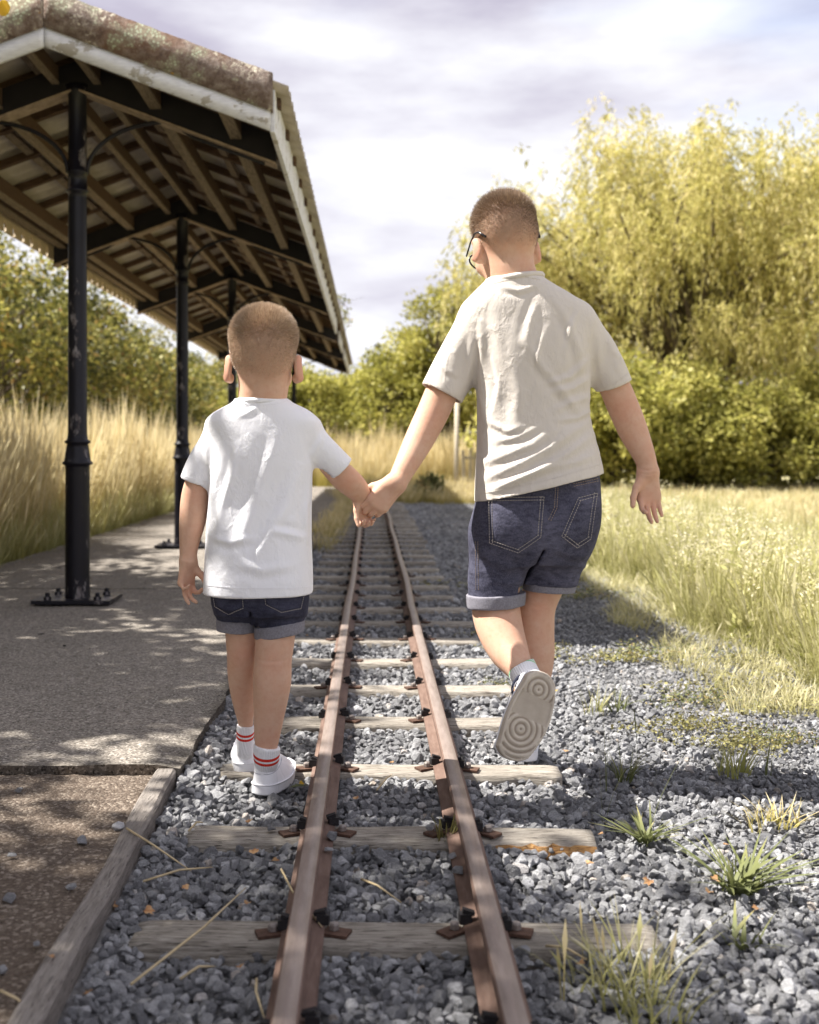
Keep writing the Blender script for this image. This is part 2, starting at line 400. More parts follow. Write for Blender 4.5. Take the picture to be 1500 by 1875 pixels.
# ------------------------------------------------------------------ track
XL, XR, RZ = -0.111, 0.182, 0.012
def wob(y): return 0.004 * math.sin(y * 1.1 + .4) * min(1, max(0, (y - 2) / 4)) + (0.006 * math.sin(y * 2.3) if y > 5 else 0) * 0.6
prof = [(-0.034, 0), (0.034, 0), (0.034, 0.006), (0.010, 0.013), (0.006, 0.018), (0.006, 0.036), (0.0165, 0.042), (0.0175, 0.054), (0.0145, 0.058), (0.0, 0.0588),
        (-0.0145, 0.058), (-0.0175, 0.054), (-0.0165, 0.042), (-0.006, 0.036), (-0.006, 0.018), (-0.010, 0.013), (-0.034, 0.006)]
for xr, lab in ((XL, 'rusty steel rail beside the platform edge'), (XR, 'rusty steel rail with the grass tuft against it')):
    ys = np.concatenate([np.linspace(-0.6, 6, 60), np.linspace(6.2, 24, 60)])
    v = []; q = []; m_ = len(prof)
    for y in ys:
        for (a, b) in prof: v.append((xr + a + wob(y) * (1 if xr > 0 else 0.6) - 0.0009 * max(0, y - 9) ** 2, y, RZ + b))
    for i in range(len(ys) - 1):
        for k in range(m_):
            k2 = (k + 1) % m_; q.append((i * m_ + k, i * m_ + k2, (i + 1) * m_ + k2, (i + 1) * m_ + k))
    o = link('rail', npmesh('rail', v, q, smooth=False), M['rail']); tag(o, lab, 'rail', 'the two rails of the narrow track')

sleepers_y = [1.47, 1.806, 2.27, 2.726, 3.207, 3.65, 4.11, 4.57]
while sleepers_y[-1] < 16.5: sleepers_y.append(sleepers_y[-1] + 0.455 + random.uniform(-0.02, 0.02))
sleepers_y = [1.05] + sleepers_y
ends = {1.47: (-0.30, 0.43), 1.806: (-0.385, 0.458), 2.27: (-0.375, 0.447), 2.726: (-0.372, 0.455)}
clip_plate = MB(); clip_plate.obox(Matrix.Rotation(0.25, 4, 'Z'), 0.021, 0.015, 0.0025)
cp_me = clip_plate.mesh('clip_plate')
bolt_me = MB().lathe([(0.0085, 0), (0.0085, 0.008), (0.0065, 0.0105), (0.003, 0.011)], 0, 0, 6).mesh('bolt_head')
clip_me = MB().obox(Matrix.Rotation(0.08, 4, 'Z') @ Matrix.Translation((0, 0, 0.007)), 0.010, 0.009, 0.008).obox(Matrix.Translation((0.005, 0, 0.017)) @ Matrix.Rotation(0.3, 4, 'Y'), 0.010, 0.0065, 0.003).mesh('rail_clip')
SL = []
for si, y in enumerate(sleepers_y):
    x0, x1 = ends.get(y, (-0.375 + random.uniform(-0.02, 0.02), 0.448 + random.uniform(-0.02, 0.02)))
    hw = 0.046 + random.uniform(-0.004, 0.004)
    nx, nc = 44, 10
    t = np.linspace(0, 1, nx); v = []
    for i in range(nx):
        x = x0 + (x1 - x0) * t[i]
        ro = 0.0 if 0 < i < nx - 1 else 0.004
        z1 = 0.010; z0 = -0.10
        for (a, b) in [(-hw, z0), (-hw, -0.03), (-hw, z1 - 0.008), (-hw + 0.007, z1), (-hw * 0.3, z1 - 0.001), (hw * 0.35, z1), (hw - 0.007, z1), (hw, z1 - 0.007), (hw, -0.03), (hw, z0)]:
            v.append((x, a * (1 - ro), b - ro * 0.6))
    v = np.array(v); nn = vnoise(v * np.array([1, 6, 6]), 9, si + 20)
    v[:, 2] += np.where(v[:, 2] > -0.01, 0.0026 * nn, 0); v[:, 1] += 0.0022 * vnoise(v * np.array([2, 5, 5]), 8, si + 50)
    if y == 2.27:                      # front arris broken away at the right end
        br = (v[:, 0] > 0.20) & (v[:, 1] < -0.028)
        v[:, 1] = np.where(br & (v[:, 2] > -0.028), v[:, 1] + 0.007 + 0.006 * vnoise(v, 40, 3), v[:, 1])
        v[:, 2] = np.where(br & (v[:, 2] > 0), v[:, 2] - 0.007, v[:, 2])
    q = []
    for i in range(nx - 1):
        for k in range(nc):
            k2 = (k + 1) % nc; q.append((i * nc + k, i * nc + k2, (i + 1) * nc + k2, (i + 1) * nc + k))
    me = npmesh('wooden_sleeper', v, q, smooth=False)
    bm = bmesh.new(); bm.from_mesh(me); bmesh.ops.holes_fill(bm, edges=bm.edges, sides=0); bmesh.ops.recalc_face_normals(bm, faces=bm.faces); bm.to_mesh(me); bm.free()
    o = link('wooden_sleeper', me, M['sleeper']); o.location = (0, y, 0); o.rotation_euler = (0, 0, -0.012 + random.uniform(-0.008, 0.008))
    lab = 'weathered grey wooden sleeper laid across the ballast under both rails'
    if y == 2.27: lab = 'grey wooden sleeper with a split orange rotten right end'
    if y == 2.726: lab = 'grey wooden sleeper in front of the older boy\'s grounded shoe'
    tag(o, lab, 'sleeper', 'wooden sleepers under the track'); SL.append((y, x0, x1, hw))
    if y == 2.27:
        rb = []
        for i in range(15):
            x = 0.246 + 0.2 * i / 14; k = 0.004 * math.sin(i * 1.7) + 0.003 * math.sin(i * 4.1)
            rb.append([(x, -hw - 0.004 + k * .4, -0.034), (x, -hw - 0.005 + k, -0.016 + k), (x, -hw + 0.004 + k, 0.000 + k * 0.5), (x, -hw + 0.012, -0.004), (x, -hw + 0.012, -0.034)])
        w = MB(); w.v = [p for r in rb for p in r]
        for i in range(14):
            for k in range(5):
                k2 = (k + 1) % 5; w.f.append((i * 5 + k, (i + 1) * 5 + k, (i + 1) * 5 + k2, i * 5 + k2))
        w.f += [(0, 1, 2, 3, 4), tuple(70 + k for k in (4, 3, 2, 1, 0))]
        rot = w.build('rotten_edge', M['rotten'], o); rot['label'] = 'split orange-brown rotten edge'
    if y < 11:
        dx = wob(y)
        for xr in (XL, XR):
            for sgn in (-1, 1):
                inner = (xr < 0 and sgn > 0) or (xr > 0 and sgn < 0)
                k = link('rail_clip', clip_me, M['black_iron'] if random.random() < 0.7 else M['rust'], o)
                k.location = (xr + sgn * 0.031, random.uniform(-0.008, 0.008) + (0.018 if inner else 0), 0.0135 + (0.006 if True else 0)); k.rotation_euler = (0, 0, (math.pi if sgn > 0 else 0) + random.uniform(-0.3, 0.3))
                if y < 7 and (inner or random.random() < 0.4):
                    pl = link('clip_plate', cp_me, M['rust'], o); pl.location = (xr + sgn * 0.054, random.uniform(-0.006, 0.006) - 0.010, 0.0132); pl.rotation_euler = (0, 0, (0.3 if sgn < 0 else -0.75) + random.uniform(-0.25, 0.25))
                    bo = link('bolt', bolt_me, M['bolt'], pl); bo.location = (0.006 * -sgn, 0.002, 0.0035)
# ------------------------------------------------------------------ station canopy
def paint_white():
    m = NT('peeling_white_paint'); v = m.coord((0.6, 1, 1)); a = m.noise(v, 11, 6, 0.65); b = m.noise(m.coord((3, 3, 14)), 8, 5)
    c = m.ramp(b, [(0.25, (0.55, 0.55, 0.58)), (0.7, (0.74, 0.75, 0.78))])
    c = m.mix(m.ramp(a, [(0.57, 0.0), (0.60, 0.85)]), c, (0.33, 0.30, 0.25)); c = m.mix(m.ramp(m.noise(v, 30, 4), [(0.66, 0), (0.69, 0.7)]), c, (0.16, 0.13, 0.10))
    m.col(c).rough(0.6); m.bump(m.ramp(a, [(0.55, 1.0), (0.60, 0.0)]), 0.5, 0.004); return m.m
def lichen():
    m = NT('lichen_capping'); v = m.coord(); a = m.noise(v, 22, 8, 0.72); b = m.noise(v, 4.5, 5, 0.6); s = m.vor(v, 70, 0); bl_ = m.noise(v, 9, 5, 0.55)
    c = m.ramp(a, [(0.25, (0.055, 0.040, 0.035)), (0.45, (0.15, 0.105, 0.085)), (0.62, (0.27, 0.22, 0.19)), (0.8, (0.38, 0.33, 0.28))])
    c = m.mix(m.ramp(b, [(0.45, 0.0), (0.6, 0.5)]), c, (0.19, 0.09, 0.045))
    c = m.mix(m.math('MULTIPLY', m.ramp(bl_, [(0.52, 0), (0.60, 1)]), m.ramp(s, [(0.25, 1.0), (0.5, 0.3)])), c, (0.42, 0.46, 0.33))
    c = m.mix(m.math('MULTIPLY', m.ramp(m.noise(v, 7, 5), [(0.50, 0), (0.62, 1)]), m.ramp(m.noise(v, 60, 4), [(0.5, 0), (0.6, 0.9)])), c, (0.62, 0.57, 0.46))
    c = m.mix(m.ramp(m.noise(v, 13, 3), [(0.70, 0), (0.74, 0.8)]), c, (0.48, 0.28, 0.05))
    m.col(c).rough(0.95); m.bump(a, 0.8, 0.012); return m.m
def col_paint():
    m = NT('black_column_paint'); v = m.coord((1, 1, 0.45)); a = m.noise(v, 9, 7, 0.7)
    c = m.mix(m.ramp(a, [(0.575, 0.0), (0.60, 0.85)]), (0.0075, 0.007, 0.012), m.ramp(m.noise(v, 40, 4), [(0.35, (0.05, 0.035, 0.03)), (0.65, (0.24, 0.22, 0.22))]))
    m.col(c).rough(m.ramp(m.noise(v, 22, 4), [(0.3, 0.28), (0.7, 0.5)])); m.bump(m.ramp(a, [(0.62, 1.0), (0.67, 0.0)]), 0.4, 0.003); m.bump(m.noise(v, 60, 4), 0.15, 0.003); m.spec(0.28); return m.m
def sheet_mat():
    m = NT('corrugated_sheet'); v = m.coord((1, 1, 1)); a = m.noise(v, 5, 6, 0.65); b = m.noise(v, 40, 5)
    c = m.ramp(a, [(0.3, (0.32, 0.275, 0.23)), (0.6, (0.50, 0.45, 0.39)), (0.85, (0.40, 0.30, 0.21))]); c = m.mix(m.ramp(b, [(0.6, 0), (0.75, 0.5)]), c, (0.12, 0.10, 0.08))
    m.col(c).rough(0.9); m.bump(b, 0.3, 0.004); return m.m
M['white'] = paint_white(); M['lichen'] = lichen(); M['column'] = col_paint(); M['sheet'] = sheet_mat()
M['cream'] = simple('cream_paint', (0.46, 0.37, 0.25), 0.6, 0.2, 9, 0.2, 40)
M['beam_black'] = simple('black_beam_paint', (0.014, 0.012, 0.015), 0.55, 0.3, 12, 0.2, 50)
M['flange'] = simple('flaking_lit_flange', (0.33, 0.25, 0.18), 0.8, 0.45, 22, 0.4, 60)  # light caught by the black flange, put into a flaking tan colour

XC, CY0, BAY, NCOL = -1.417, 5.38, 2.966, 6
GY0, GY1 = 4.85, 20.75                          # gable ends
RZ0, SLP = 2.715, 0.372                         # ridge height, roof slope (per metre)
def rz(off): return RZ0 - SLP * abs(off)
can = empty('station_canopy', (XC, CY0, PZ), 'open platform canopy with black iron columns and corrugated gable roof', 'canopy')
def cpart(o, parent=None):
    o.parent = parent or can
    if parent is None: o.matrix_parent_inverse = Matrix.Translation((-XC, -CY0, -PZ))
    return o
colprof = [(0.062, 0.0), (0.0595, 0.012), (0.0585, 0.05), (0.0575, 0.64), (0.0585, 0.648), (0.071, 0.654), (0.072, 0.662), (0.064, 0.670), (0.060, 0.690), (0.053, 0.735),
           (0.0505, 0.752), (0.061, 0.757), (0.062, 0.764), (0.050, 0.772), (0.0455, 0.80), (0.0435, 1.93), (0.0445, 1.955), (0.0525, 1.960), (0.0525, 1.970), (0.045, 1.976),
           (0.045, 2.045), (0.052, 2.050), (0.052, 2.060), (0.044, 2.066), (0.043, 2.42), (0.050, 2.43), (0.058, 2.47)]
col_me = MB().lathe(colprof, 0, 0, 28).mesh('column', True)
plate_me = MB().box(-0.185, 0.185, -0.135, 0.135, -0.001, 0.016).mesh('base_plate')
nut_me = MB().lathe([(0.018, 0), (0.018, 0.014), (0.011, 0.016), (0.011, 0.030), (0.006, 0.034)], 0, 0, 7).mesh('bolt')
arc_me = None
for i in range(NCOL):
    y = CY0 + BAY * i
    c = cpart(link('column', col_me, M['column'])); c.location = (XC, y, PZ + 0.010)
    p_ = link('base_plate', plate_me, M['column'], c)
    for sx in (-1, 1):
        for sy in (-1, 1):
            b_ = link('bolt', nut_me, M['column'], c); b_.location = (sx * 0.118 + (0.0), sy * 0.092, 0.015)
    # truss: black sloping web each side with a paler bottom flange
    for s in (-1, 1):
        w = MB(); f_ = MB()
        o0, o1 = 0.0, 0.955
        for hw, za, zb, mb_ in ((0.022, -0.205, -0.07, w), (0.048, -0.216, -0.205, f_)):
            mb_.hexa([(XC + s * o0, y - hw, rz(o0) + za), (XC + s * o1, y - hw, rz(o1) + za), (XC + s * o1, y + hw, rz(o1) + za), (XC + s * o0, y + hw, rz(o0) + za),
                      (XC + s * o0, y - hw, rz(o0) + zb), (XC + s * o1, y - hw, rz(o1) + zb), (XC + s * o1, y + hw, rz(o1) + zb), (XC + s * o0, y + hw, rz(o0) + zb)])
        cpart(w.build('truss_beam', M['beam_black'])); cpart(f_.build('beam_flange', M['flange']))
        pts = []
        for k in range(15):                     # quarter-round bracket springing from the column
            a = k / 14 * math.pi / 2
            pts.append((XC + s * (0.047 + 0.40 * (1 - math.cos(a))), y, 2.115 + 0.245 * math.sin(a)))
        pts.append((XC + s * 0.56, y, rz(0.56) - 0.222)); pts.append((XC + s * 0.9, y, rz(0.9) - 0.220))
        a_ = MB(); a_.tube(pts, 0.0105, 8); cpart(a_.build('bracket', M['beam_black'], None, True))
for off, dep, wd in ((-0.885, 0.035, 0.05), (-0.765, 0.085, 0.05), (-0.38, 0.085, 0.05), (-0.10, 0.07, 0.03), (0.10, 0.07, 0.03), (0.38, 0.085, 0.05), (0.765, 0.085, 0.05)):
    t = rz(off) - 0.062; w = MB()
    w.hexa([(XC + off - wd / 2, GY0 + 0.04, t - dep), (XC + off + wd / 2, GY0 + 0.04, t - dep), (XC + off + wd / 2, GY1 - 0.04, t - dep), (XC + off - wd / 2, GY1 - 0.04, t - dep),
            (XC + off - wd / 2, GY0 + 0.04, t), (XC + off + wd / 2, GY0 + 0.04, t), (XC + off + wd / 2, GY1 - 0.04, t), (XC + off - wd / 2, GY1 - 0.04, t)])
    pu = cpart(w.build('purlin', M['rafter'])); w2 = MB(); w2.box(XC + off - wd / 2 - .002, XC + off + wd / 2 + .002, GY0 + 0.04, GY1 - 0.04, t - dep - .014, t - dep - .001); link('worn_lit_edge', w2.mesh('worn_lit_edge'), M['beam'], pu)  # worn tan underside strip; bounced light is put into its pale colour
raf_me = {}
for s in (-1, 1):
    w = MB(); w.hexa([(s * 0.0, -0.022, -0.050), (s * 1.0, -0.022, -0.050 - SLP), (s * 1.0, 0.022, -0.050 - SLP), (0, 0.022, -0.050), (0, -0.022, -0.006), (s * 1.0, -0.022, -0.006 - SLP), (s * 1.0, 0.022, -0.006 - SLP), (0, 0.022, -0.006)])
    me = w.mesh('rafter')
    bm = bmesh.new(); bm.from_mesh(me); bmesh.ops.recalc_face_normals(bm, faces=bm.faces); bm.to_mesh(me); bm.free(); raf_me[s] = me
y = GY0 + 0.12; k = 0
while y < GY1 - 0.1:
    for s in (-1, 1):
        r = cpart(link('rafter', raf_me[s], M['rafter'])); r.location = (XC + s * 0.012, y, RZ0)
    y += BAY / 6
# short battens seen between the rafters
bat_me = MB().box(-0.022, 0.022, -0.20, 0.20, -0.03, -0.004).mesh('batten')
for s, off in ((-1, 0.55), (-1, 0.2), (1, 0.22), (1, 0.58)):
    y = GY0 + 0.12 + BAY / 12
    while y < GY1 - 0.3:
        b_ = cpart(link('batten', bat_me, M['beam'])); b_.location = (XC + s * off, y, rz(off) - 0.008); b_.rotation_euler = (0, s * math.atan(SLP), 0)
        y += BAY / 6
# corrugated sheets, ridge to eave
PITCH = 0.146
nsh = 15; shw = (GY1 - GY0 + 0.02) / nsh
for s in (-1, 1):
    for k in range(nsh):
        ya = GY0 - 0.005 + k * shw; ny = int(shw / PITCH * 10) + 1
        ys = np.linspace(ya, ya + shw + (0.05 if k < nsh - 1 else 0), ny); tt = np.linspace(0.0, 1.055, 5)
        lift = 0.004 * (k % 2)
        def surf(dz):
            Y, T = np.meshgrid(ys, tt, indexing='ij'); z = RZ0 + 0.022 - SLP * T + 0.019 * np.cos(2 * np.pi * Y / PITCH) + lift + dz
            x = XC + s * T
            return np.stack([x.ravel(), Y.ravel(), z.ravel()], 1)
        top, bot = surf(0.007), surf(0.0); n_ = len(top); i = np.arange(n_).reshape(ny, 5)
        qt = np.stack([i[:-1, :-1].ravel(), i[1:, :-1].ravel(), i[1:, 1:].ravel(), i[:-1, 1:].ravel()], 1)
        qs = [qt, (qt + n_)[:, ::-1], np.stack([i[:-1, -1], i[1:, -1], i[1:, -1] + n_, i[:-1, -1] + n_], 1), np.stack([i[0, :-1], i[0, 1:], i[0, 1:] + n_, i[0, :-1] + n_], 1), np.stack([i[-1, :-1], i[-1, 1:], i[-1, 1:] + n_, i[-1, :-1] + n_], 1)]
        cpart(link('roofing_sheet', npmesh('roofing_sheet', np.vstack([top, bot]), np.vstack(qs), smooth=True), M['sheet']))
cpart(MB().hexa([(XC - 0.10, GY0, RZ0 + 0.012), (XC + 0.10, GY0, RZ0 + 0.012), (XC + 0.10, GY1, RZ0 + 0.012), (XC - 0.10, GY1, RZ0 + 0.012), (XC - 0.03, GY0, RZ0 + 0.065), (XC + 0.03, GY0, RZ0 + 0.065), (XC + 0.03, GY1, RZ0 + 0.065), (XC - 0.03, GY1, RZ0 + 0.065)]).build('ridge_cap', M['sheet']))
# gable end: lichen-covered capping above a peeling white bargeboard
for gy, sg in ((GY0, -1), (GY1, 1)):
    for s in (-1, 1):
        for nm, z0, z1, th, mm, o1 in (('gable_capping', -0.108, 0.060, 0.030, 'lichen', 0.985), ('bargeboard', -0.190, -0.104, 0.020, 'white', 0.975)):
            nx = 40; v = []
            for k in range(nx):
                o_ = o1 * k / (nx - 1); jag = 0.0012 * math.sin(k * 2.1 + s) + 0.001 * math.sin(k * 5.3) if nm == 'gable_capping' else 0
                for (dy, dz) in ((0, z0), (0, z1 + jag), (1, z1 + jag), (1, z0)):
                    v.append((XC + s * (o_ + 0.0015), gy + sg * (0.004 if nm == 'bargeboard' else 0.012) + sg * (dy - 1) * -th if False else gy + sg * (th * (1 - dy) + (0.002 if nm == 'bargeboard' else 0.0)), rz(o_) + dz))
            q = []
            for k in range(nx - 1):
                for e in range(4):
                    e2 = (e + 1) % 4; q.append((k * 4 + e, k * 4 + e2, (k + 1) * 4 + e2, (k + 1) * 4 + e))
            q += [(0, 1, 2, 3), ((nx - 1) * 4 + 3, (nx - 1) * 4 + 2, (nx - 1) * 4 + 1, (nx - 1) * 4)]
            me = npmesh(nm, v, q, smooth=False); bm = bmesh.new(); bm.from_mesh(me); bmesh.ops.recalc_face_normals(bm, faces=bm.faces); bm.to_mesh(me); bm.free()
            cpart(link(nm, me, M[mm]))
# right-hand fascia boards (two lengths missing towards the far end), left scalloped valance
ye = GY0 + 0.0; XE = XC + 0.972
brk = [GY0, 7.6, 10.6, 13.4, 14.6, 16.1, 17.1, GY1]
for k, (a, b) in enumerate(zip(brk[:-1], brk[1:])):
    if k in (3, 5): continue
    cpart(MB().box(XE, XE + 0.022, a + 0.004, b - 0.004, rz(0.98) - 0.190, rz(0.98) - 0.004).build('fascia_board', M['white'], None, False, 0.002))
XV = XC - 0.985; VZ = 2.205
cpart(MB().box(XV - 0.012, XV + 0.012, GY0, GY1, VZ + 0.085, rz(0.98) - 0.006).build('valance_rail', M['cream']))
vw = 0.188; vb_ = MB()
pr = []                                        # board with rounded shoulders: drop-shaped light gaps between boards
hw = vw / 2 - 0.001
out2 = [(-hw, 0.10), (-hw, 0.072), (-hw + 0.016, 0.064), (-hw + 0.029, 0.048), (-hw + 0.031, 0.030), (-hw + 0.020, 0.013), (-hw + 0.006, 0.0), (hw - 0.006, 0.0), (hw - 0.020, 0.013), (hw - 0.031, 0.030), (hw - 0.029, 0.048), (hw - 0.016, 0.064), (hw, 0.072), (hw, 0.10)]
vv = [(-0.009, a, b) for a, b in out2] + [(0.009, a, b) for a, b in out2]; nn_ = len(out2)
ff = [tuple(range(nn_)), tuple(reversed(range(nn_, 2 * nn_)))] + [(k, k + nn_, (k + 1) % nn_ + nn_, (k + 1) % nn_) for k in range(nn_)]
vme = MB().add(vv, ff).mesh('valance_board')
bm = bmesh.new(); bm.from_mesh(vme); bmesh.ops.recalc_face_normals(bm, faces=bm.faces); bmesh.ops.triangulate(bm, faces=[f for f in bm.faces if len(f.verts) > 4]); bm.to_mesh(vme); bm.free()
y = GY0 + vw / 2
while y < GY1:
    b_ = cpart(link('valance_board', vme, M['cream'])); b_.location = (XV, y, VZ); y += vw
# ------------------------------------------------------------------ scattering
def scatter(name, pts, rots, scl, variants):
    col = bpy.data.collections.new(name + '_variants')
    for o in variants: col.objects.link(o)
    me = bpy.data.meshes.new(name); pts = np.asarray(pts, np.float32)
    me.vertices.add(len(pts)); me.vertices.foreach_set('co', pts.ravel())
    me.attributes.new('rot', 'FLOAT_VECTOR', 'POINT').data.foreach_set('vector', np.asarray(rots, np.float32).ravel())
    me.attributes.new('scl', 'FLOAT', 'POINT').data.foreach_set('value', np.asarray(scl, np.float32))
    o = link(name, me)
    g = bpy.data.node_groups.new(name, 'GeometryNodeTree')
    g.interface.new_socket('Geometry', in_out='INPUT', socket_type='NodeSocketGeometry'); g.interface.new_socket('Geometry', in_out='OUTPUT', socket_type='NodeSocketGeometry')
    gi = g.nodes.new('NodeGroupInput'); go = g.nodes.new('NodeGroupOutput'); ip = g.nodes.new('GeometryNodeInstanceOnPoints'); ci = g.nodes.new('GeometryNodeCollectionInfo')
    ci.inputs['Collection'].default_value = col; ci.inputs['Separate Children'].default_value = True; ci.inputs['Reset Children'].default_value = True
    ip.inputs['Pick Instance'].default_value = True
    ra = g.nodes.new('GeometryNodeInputNamedAttribute'); ra.data_type = 'FLOAT_VECTOR'; ra.inputs['Name'].default_value = 'rot'
    sa = g.nodes.new('GeometryNodeInputNamedAttribute'); sa.data_type = 'FLOAT'; sa.inputs['Name'].default_value = 'scl'
    rv = g.nodes.new('FunctionNodeRandomValue'); rv.data_type = 'INT'
    [s for s in rv.inputs if s.name == 'Min' and s.type == 'INT'][0].default_value = 0; [s for s in rv.inputs if s.name == 'Max' and s.type == 'INT'][0].default_value = len(variants) - 1
    lk = g.links.new
    lk(gi.outputs[0], ip.inputs['Points']); lk(ci.outputs[0], ip.inputs['Instance']); lk([s for s in rv.outputs if s.type == 'INT'][0], ip.inputs['Instance Index'])
    lk(ra.outputs[0], ip.inputs['Rotation']); lk(sa.outputs[0], ip.inputs['Scale']); lk(ip.outputs[0], go.inputs[0])
    md = o.modifiers.new('scatter', 'NODES'); md.node_group = g
    return o

def rock_mesh(seed, npt=15, flat=0.75):
    r = np.random.default_rng(seed); bm = bmesh.new()
    for _ in range(npt):
        d = r.normal(size=3); d /= np.linalg.norm(d); d *= 0.5 * r.uniform(0.8, 1.05); bm.verts.new((d[0], d[1] * r.uniform(0.75, 1), d[2] * flat))
    h = bmesh.ops.convex_hull(bm, input=bm.verts); bmesh.ops.delete(bm, geom=[e for e in h['geom_interior'] if isinstance(e, bmesh.types.BMVert)], context='VERTS')
    bmesh.ops.bevel(bm, geom=list(bm.edges), offset=0.018, segments=1, affect='EDGES', profile=0.5)
    bmesh.ops.triangulate(bm, faces=bm.faces); bmesh.ops.recalc_face_normals(bm, faces=bm.faces)
    me = bpy.data.meshes.new('stone'); bm.to_mesh(me); bm.free(); me.materials.append(M['stone']); return me
rocks = [rock_mesh(100 + i, 13 + i % 5, 0.62 + 0.05 * (i % 5)) for i in range(10)]
rock_obs = [bpy.data.objects.new('ballast_stone', m_) for m_ in rocks]

def on_sleeper(x, y, marg=0.0):
    r = np.zeros(len(x), bool)
    for (sy, a, b, hw) in SL: r |= (np.abs(y - sy) < hw + marg) & (x > a - marg) & (x < b + marg)
    return r
def on_rail(x): return (np.abs(x - XL) < 0.030) | (np.abs(x - XR) < 0.030)
def path_right(y): return 1.52 + 0.10 * np.sin(y * 1.3) + 0.08 * np.sin(y * 3.1 + 1) - 0.02 * np.clip(y - 8, 0, 9)
pp = []; ss = []
for (y0, y1, sp, sz, layers) in ((0.7, 3.4, 0.0150, 0.0215, 2), (3.4, 6.2, 0.018, 0.0235, 2), (6.2, 11, 0.028, 0.033, 1), (11, 17.5, 0.045, 0.05, 1)):
    for la in range(layers):
        xm = min(1.75, 0.56 * y1 + 0.55)
        X, Y = np.meshgrid(np.arange(-0.47, xm, sp), np.arange(y0, y1, sp)); x = X.ravel() + rng.uniform(-.6, .6, X.size) * sp; y = Y.ravel() + rng.uniform(-.6, .6, X.size) * sp
        s = sz * np.exp(rng.normal(0, 0.32, x.size)); s = np.clip(s, 0.009, 0.052)
        fine = np.clip((x - 0.55) / 0.5, 0, 1); s *= 1 - 0.38 * fine          # finer chippings away from the track
        keep = ~on_sleeper(x, y, -0.004) & ~on_rail(x) & (x < path_right(y) + rng.normal(0, .06, x.size)) & (x > -0.462 + 0.012) & (x > -0.425 - 0.0262 * (np.minimum(y, 2.6) - 1.466) + s * 0.3)
        z = -0.022 + la * 0.010 + rng.normal(0, 0.0045, x.size) + 0.010 * vnoise(np.stack([x, y, 0 * x], 1), 5, 9)
        # shoulder: ballast falls a little beside the sleeper ends, banks against the rails
        z += 0.028 * np.clip((-0.34 - x) / .07, 0, 1); near = np.minimum(np.abs(x - XL), np.abs(x - XR)); z += 0.004 * np.exp(-(near / 0.06) ** 2) - 0.006 * (x > 0.45)
        if la == 1: keep &= rng.random(x.size) < 0.75
        pp.append(np.stack([x, y, z], 1)[keep]); ss.append(s[keep])
pp = np.vstack(pp); ss = np.concatenate(ss)
bs = scatter('ballast_stones', pp, rng.uniform(0, 6.28, (len(pp), 3)) * np.array([0.12, 0.12, 1]) + rng.normal(0, 0.35, (len(pp), 3)), ss, rock_obs)
kind(bs, 'stuff', 'crushed grey ballast stones spread between and beside the rails', 'gravel')

# a few stray stones one can pick out
strays = [(-0.205, 2.27, 'on the sleeper'), (0.115, 2.25, ''), (0.150, 2.10, ''), (0.154, 2.02, ''), (-0.078, 2.20, ''), (-0.083, 2.13, ''), (-0.52, 1.52, 'p'), (-0.60, 1.85, 'p'), (-0.55, 2.12, 'p'), (-0.50, 2.20, 'p'),
          (-0.51, 1.90, 'p'), (-0.505, 1.68, 'p'), (-0.77, 2.44, 'p'), (-0.95, 2.30, 'p'), (-0.53, 1.60, 'p'), (-0.66, 2.05, 'p'), (-0.56, 1.44, 'p'), (-0.51, 1.46, 'p')]
for k, (x, y, w) in enumerate(strays):
    s = random.uniform(0.018, 0.030); o = link('stone', rocks[k % 10], M['stone']); o.scale = (s, s, s * 0.9); o.rotation_euler = (0, 0, random.uniform(0, 6))
    zb = {'p': 0.041, 'on the sleeper': 0.012}.get(w, 0.022); o.location = (x, y, zb + s * 0.24)
    lab = {'p': 'loose grey stone lying on the brown earth path', 'on the sleeper': 'small grey pebble on the sleeper top between edging and rail'}.get(w, 'grey ballast stone resting against the foot of a rail')
    tag(o, lab, 'stone', {'p': 'stones on the earth path', 'on the sleeper': 'pebble on a sleeper'}.get(w, 'stones against the rails'))

# ------------------------------------------------------------------ blades
def blades(n, spread, h, w, lean, seed, base=(0.0, 0.35), tipv=(0.6, 1.0), heads=0.0, curl=0.5):
    r = np.random.default_rng(seed); V = []; Q = []; A = []
    rows = 5
    for i in range(n):
        a = r.uniform(0, 6.283); rad = spread * math.sqrt(r.random()); x0, y0 = rad * math.cos(a), rad * math.sin(a)
        hh = h * r.uniform(0.55, 1.05); la = r.uniform(0, 6.283) if r.random() < 0.4 else a + r.normal(0, 0.6); ln = lean * r.uniform(0.3, 1.3) * hh
        ww = w * r.uniform(0.7, 1.3); va, vb2 = r.uniform(*base), r.uniform(*tipv); fx, fy = -math.sin(la + r.normal(0, .5)), math.cos(la + r.normal(0, .5))
        b = len(V); head = r.random() < heads
        for k in range(rows):
            t = k / (rows - 1); bx = ln * (t ** (1 + curl)); z = hh * (t - 0.25 * curl * lean * t * t)
            wk = ww * (1 - t) ** 0.6 if not head else ww * (0.45 + (1.6 if k == rows - 2 else 0) * 1.0) * (1 if k < rows - 1 else 0.15)
            cx, cy = x0 + bx * math.cos(la), y0 + bx * math.sin(la)
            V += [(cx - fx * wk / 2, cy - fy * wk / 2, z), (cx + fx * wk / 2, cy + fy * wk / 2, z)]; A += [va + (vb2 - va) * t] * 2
        for k in range(rows - 1): Q.append((b + 2 * k, b + 2 * k + 1, b + 2 * k + 3, b + 2 * k + 2))
    return npmesh('grass', V, Q, True, {'var': A})
def proto(me, m): me.materials.append(m); return bpy.data.objects.new('grass_clump', me)
tall = [proto(blades(46, 0.13, 1.08, 0.0065, 0.20, 300 + i, (0, 0.25), (0.65, 1.0), 0.55), M['dry']) for i in range(5)]
